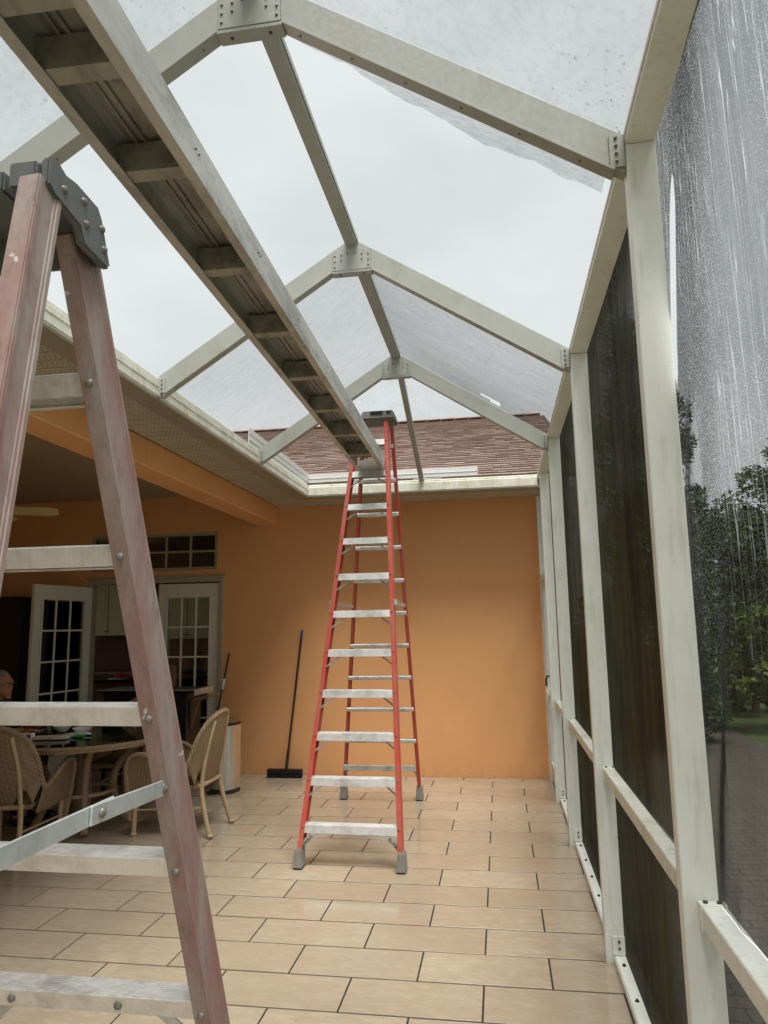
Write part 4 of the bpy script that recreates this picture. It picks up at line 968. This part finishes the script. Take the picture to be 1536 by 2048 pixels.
# grill / serving cart with wooden side shelf
GRL = thing('serving_cart', 'dark serving cart with wooden drop shelf in front of the doors', 'cart', (-3.6,7.2,.004))
MB().box((-4.12,6.98,.985),(-3.07,7.42,1.012)).build('top', GRILL, GRL, bevel=.004)
MB().box((-3.066,6.97,.955),(-3.052,7.43,1.018)).build('edge_trim', ALU_D, GRL, bevel=.002); MB().box((-4.125,6.974,1.006),(-3.067,6.979,1.0135)).build('edge_trim', ALU_D, GRL)
MB().box((-4.08,7.02,.45),(-3.16,7.38,.984)).build('body', GRILL, GRL, bevel=.01)
for x in (-4.05,-3.2):
    for y in (7.05,7.35): MB().box((x-.02,y-.02,.004),(x+.02,y+.02,.449)).build('leg', GRILL, GRL)
MB().bar((-3.06,7.10,.915),(-2.90,7.10,.955),.30,.035).build('side_shelf', WOOD, GRL, bevel=.004)
MB().prism([(-3.155,.62),(-3.065,.90),(-3.155,.90)], (0,7.10,0), (0,7.14,0), (1,0,0), (0,0,1)).build('shelf_bracket', WOOD, GRL)
tag(MB().prism([(-3.60,1.014),(-3.42,1.014),(-3.43,1.22),(-3.45,1.245),(-3.58,1.245),(-3.595,1.22)], (0,7.22,0), (0,7.34,0), (1,0,0), (0,0,1)).build('canister', simple('brown leather', (.12,.065,.03), .45), None, bevel=.012, seg=2), 'brown boxy canister standing on the dark cart', 'canister')

tc2 = thing('tall_cabinet', 'tall black cabinet against the wall left of the open door', 'cabinet', (-6.0,7.7,.004))
MB().box((-6.58,7.50,.06),(-5.42,7.97,2.02)).build('carcass', GRILL, tc2, bevel=.006); MB().box((-6.56,7.53,.004),(-5.44,7.95,.0595)).build('plinth', GRILL, tc2)
for a_ in (-6.57,-5.995): MB().box((a_,7.478,.075),(a_+.565,7.4995,2.01)).build('door', GRILL, tc2, bevel=.003)
# kitchen furniture seen through the door
def cabinet(name, label, x0, x1, y, z0, z1, dp, n, mat, group=None):
    t = thing(name, label, 'cabinet', ((x0+x1)/2, y, z0), 0, group); MB().box((x0,y,z0),(x1,y+dp,z1)).build('carcass', mat, t)
    w_ = (x1-x0)/n
    for i in range(n):
        a, b = x0+w_*i+.008, x0+w_*(i+1)-.008; d = MB(); d.box((a,y-.02,z0+.01),(b,y-.0005,z1-.01)); do = d.build('door', mat, t, bevel=.003)
        MB().box((a+.06,y-.026,z0+.08),(b-.06,y-.0205,z1-.08)).build('raised_panel', mat, do, bevel=.004)
        k = MB(); k.ball((b-.03 if i % 2 == 0 else a+.03, y-.035, z0+.07 if z0 > 1 else z1-.07), .014, 8, 6); k.build('knob', BLACKPL, do)
    return t
cabinet('wall_cabinet', 'cream wall cabinets seen through the open doorway', -7.10,-5.92,11.60,1.52,2.55,.38,3,CABIN,'kitchen cabinets')
cabinet('wall_cabinet', 'cream wall cabinet seen through the closed door panes', -5.70,-4.80,11.60,1.45,2.35,.38,2,CABIN,'kitchen cabinets')
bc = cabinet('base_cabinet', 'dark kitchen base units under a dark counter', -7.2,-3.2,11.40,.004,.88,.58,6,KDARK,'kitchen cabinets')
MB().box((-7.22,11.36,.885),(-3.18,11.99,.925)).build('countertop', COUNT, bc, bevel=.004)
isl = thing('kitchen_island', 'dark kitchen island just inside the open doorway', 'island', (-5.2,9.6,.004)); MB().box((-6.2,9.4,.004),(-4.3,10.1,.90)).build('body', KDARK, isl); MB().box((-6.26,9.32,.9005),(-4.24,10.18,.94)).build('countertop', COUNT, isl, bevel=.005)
m = MB(); m.ball((-5.35,9.62,.985), (.09,.055,.042)); m.tube([(-5.28,9.62,.985),(-5.18,9.62,.975),(-5.13,9.62,.98)], [.03,.02,.028], 10); tag(m.build('oven_mitt', REDP, None, smooth=True), 'red kitchen mitt on the dark island inside', 'mitt')
m = MB(); m.tube([(-5.36,9.58,.9405),(-5.36,9.58,.95)], .13, 20); tag(m.build('plate', CERAM, None), 'white plate under the red mitt inside', 'plate')
# lit ceiling lamp inside (its glow shows in the transom)
LM = thing('ceiling_lamp', 'lit round ceiling lamp in the kitchen seen through the transom', 'lamp', (-5.75,10.4,2.75))
t_ = NT('lamp glow'); em = t_.n('ShaderNodeEmission'); em.inputs[0].default_value = (1,.86,.6,1); em.inputs[1].default_value = 1.0; t_.l(em.outputs[0], t_.out.inputs[0])
m = MB(); m.ball((-5.75,10.4,2.86), (.14,.14,.075)); m.build('shade', t_.m, LM, smooth=True); MB().tube([(-5.75,10.4,2.91),(-5.75,10.4,2.998)], .05, 14).build('mount', ALU_D, LM)

# ceiling fan
FN = thing('ceiling_fan', 'ceiling fan with cream blades under the lanai ceiling', 'fan', (-4.42,5.35,2.6))
m = MB(); m.tube([(-4.42,5.35,2.60),(-4.42,5.35,2.66),(-4.42,5.35,2.74),(-4.42,5.35,2.78)], [.07,.10,.10,.05], 18); m.build('motor', FANM, FN, smooth=True)
MB().tube([(-4.42,5.35,2.78),(-4.42,5.35,3.20)], .014, 10).build('downrod', FANM, FN)
for k in range(5):
    a = R(98+72*k); d = V((math.cos(a), math.sin(a), 0)); s_ = V((-d.y, d.x, 0)); c = V((-4.42,5.35,2.655)); u_ = (s_*.93+V((0,0,-.36))).normalized(); n_ = d.cross(u_)
    b = MB().prism([(.16,-.045),(.30,-.065),(.62,-.072),(.70,-.05),(.70,.05),(.62,.072),(.30,.065),(.16,.045)], c-n_*.004, c+n_*.004, d, u_); bo = b.build('blade', FANM, FN, bevel=.002)
    MB().bar(c+d*.06, c+d*.20, .04, .008).build('bracket', ALU_D, bo)

# ---------------------------------------------------------------- seated person (profile to the right, forearm on the table)
PS = thing('person', 'person with grey hair and glasses sitting at the table, forearm on the glass top', 'person', (-4.50,5.90,.004))
px0, py0 = -4.50, 5.90
def caps(mb, a, b, ra, rb, n=6):
    a, b = V(a), V(b); mb.tube([a.lerp(b, i/n) for i in range(n+1)], [ra+(rb-ra)*i/n for i in range(n+1)], 14); mb.ball(a, ra, 14, 10); mb.ball(b, rb, 14, 10)
def rem(o, vx, sm=4):
    r = o.modifiers.new('remesh', 'REMESH'); r.mode = 'VOXEL'; r.voxel_size = vx; r.use_smooth_shade = True
    s = o.modifiers.new('smooth', 'SMOOTH'); s.factor = .5; s.iterations = sm
Pp = lambda x, y, z: V((px0+x, py0+y, z))
b = MB(); hip, chest, neck, hd = Pp(-.02,0,.56), Pp(.02,0,.88), Pp(.06,0,1.02), Pp(.085,0,1.155)
caps(b, hip, chest, .155, .165); b.ball(chest, (.13,.19,.15), 16, 12); caps(b, Pp(.03,0,.98), Pp(.07,0,1.07), .065, .058)
b.ball(hd, (.098,.076,.120), 20, 14); b.ball(hd+V((.035,0,-.055)), (.062,.056,.062), 16, 12); b.ball(hd+V((.095,0,-.025)), (.022,.016,.026), 10, 8); b.ball(hd+V((.085,0,-.012)), (.018,.011,.03), 10, 8)
b.ball(hd+V((.084,0,-.068)), (.018,.026,.010), 10, 8); b.ball(hd+V((.084,0,-.084)), (.016,.024,.010), 10, 8); b.ball(hd+V((.078,0,-.108)), (.022,.026,.020), 10, 8); b.ball(hd+V((.080,0,.03)), (.025,.055,.016), 10, 8)
for s in (-1, 1):
    b.ball(hd+V((-.005,s*.077,-.012)), (.022,.010,.034), 10, 8)
    sh_, el = Pp(.02,s*.19,.93), Pp(.16,s*.26,.735)
    wr = Pp(.46,s*.12-.10,.792) if s < 0 else Pp(.42,s*.10,.792)
    caps(b, Pp(.01,s*.10,.94), sh_, .075, .068); caps(b, sh_, el, .056, .044); caps(b, el+V((0,0,.02)), wr, .044, .029)
    d = V((.09,-s*.01,0)); pm = wr+d*.8; b.ball(pm, (.048,.042,.018), 12, 8)
    for k, (dy, ln) in enumerate(((-.030,.060),(-.010,.074),(.010,.070),(.029,.052))):
        f0 = pm+V((.035,dy,0)); f1 = f0+V((ln*.55,dy*.15,.006)); f2 = f1+V((ln*.40,0,-.014)); b.tube([f0,f1,f2], [.0095,.009,.0075], 8); b.ball(f2, .0075, 8, 6); b.ball(f1, .009, 8, 6)
    t0 = pm+V((-.015,-s*.036,0)); t1 = t0+V((.035,-s*.022,.002)); t2 = t1+V((.028,-s*.006,-.006)); b.tube([t0,t1,t2], [.012,.0105,.008], 8); b.ball(t2, .008, 8, 6)
    kn, an = Pp(.42,s*.12,.50), Pp(.40,s*.12,.09)
    caps(b, Pp(.0,s*.10,.53), kn, .088, .062); caps(b, kn, an, .058, .040); caps(b, an+V((0,0,-.035)), an+V((.15,0,-.045)), .036, .028)
bo = b.build('body', SKIN, PS); rem(bo, .0075)
s_ = MB(); caps(s_, hip+V((0,0,.02)), chest, .168, .178); s_.ball(chest, (.143,.203,.160), 16, 12)
for s in (-1, 1): caps(s_, Pp(.01,s*.10,.945), Pp(.02,s*.19,.93), .088, .082); caps(s_, Pp(.02,s*.19,.93), Pp(.115,s*.235,.80), .072, .066)
so_ = s_.build('shirt', SHIRT, PS); rem(so_, .012, 3)
t2_ = MB(); t2_.ball(hip+V((0,0,-.02)), (.168,.185,.12), 14, 10)
for s in (-1, 1): caps(t2_, Pp(.0,s*.10,.53), Pp(.42,s*.12,.50), .100, .074); caps(t2_, Pp(.42,s*.12,.50), Pp(.40,s*.12,.13), .070, .056)
to_ = t2_.build('trousers', PANTS, PS); rem(to_, .012, 3)
for s in (-1, 1):
    sh2 = MB(); caps(sh2, Pp(.37,s*.12,.05), Pp(.56,s*.12,.042), .044, .036); o = sh2.build('shoe', BLK, PS); rem(o, .01, 2)
h_ = MB(); h_.ball(hd+V((-.018,0,.022)), (.098,.083,.112), 20, 14); ho = h_.build('hair', HAIR, PS)
bm = bmesh.new(); bm.from_mesh(ho.data)      # keep the scalp only
c_ = hd-OFF['person']
kill = [v for v in bm.verts if (v.co.x-c_.x > .058 and v.co.z-c_.z < .085) or (v.co.z-c_.z < -.055) or (v.co.x-c_.x > .025 and v.co.z-c_.z < .04)]
bmesh.ops.delete(bm, geom=kill, context='VERTS'); 
for f_ in bm.faces: f_.smooth = True
bm.to_mesh(ho.data); bm.free(); md = ho.modifiers.new('thickness', 'SOLIDIFY'); md.thickness = .012
gm = MB()
for s in (-1, 1):
    gm.tube([hd+V((.104,s*.034+.022*math.cos(k*.3927),.002+.017*math.sin(k*.3927))) for k in range(16)], .0022, 6, closed=True); gm.tube([hd+V((.102,s*.056,.006)), hd+V((.05,s*.078,.006)), hd+V((-.01,s*.082,.0))], .002, 6)
gm.tube([hd+V((.105,-.012,.004)), hd+V((.109,0,.008)), hd+V((.105,.012,.004))], .002, 6)
gm.build('glasses', BLK, PS, smooth=True)
for s in (-1, 1):
    e = MB(); e.ball(hd+V((.077,s*.032,.002)), .011, 10, 8); e.build('eye', CERAM, bo, smooth=True)
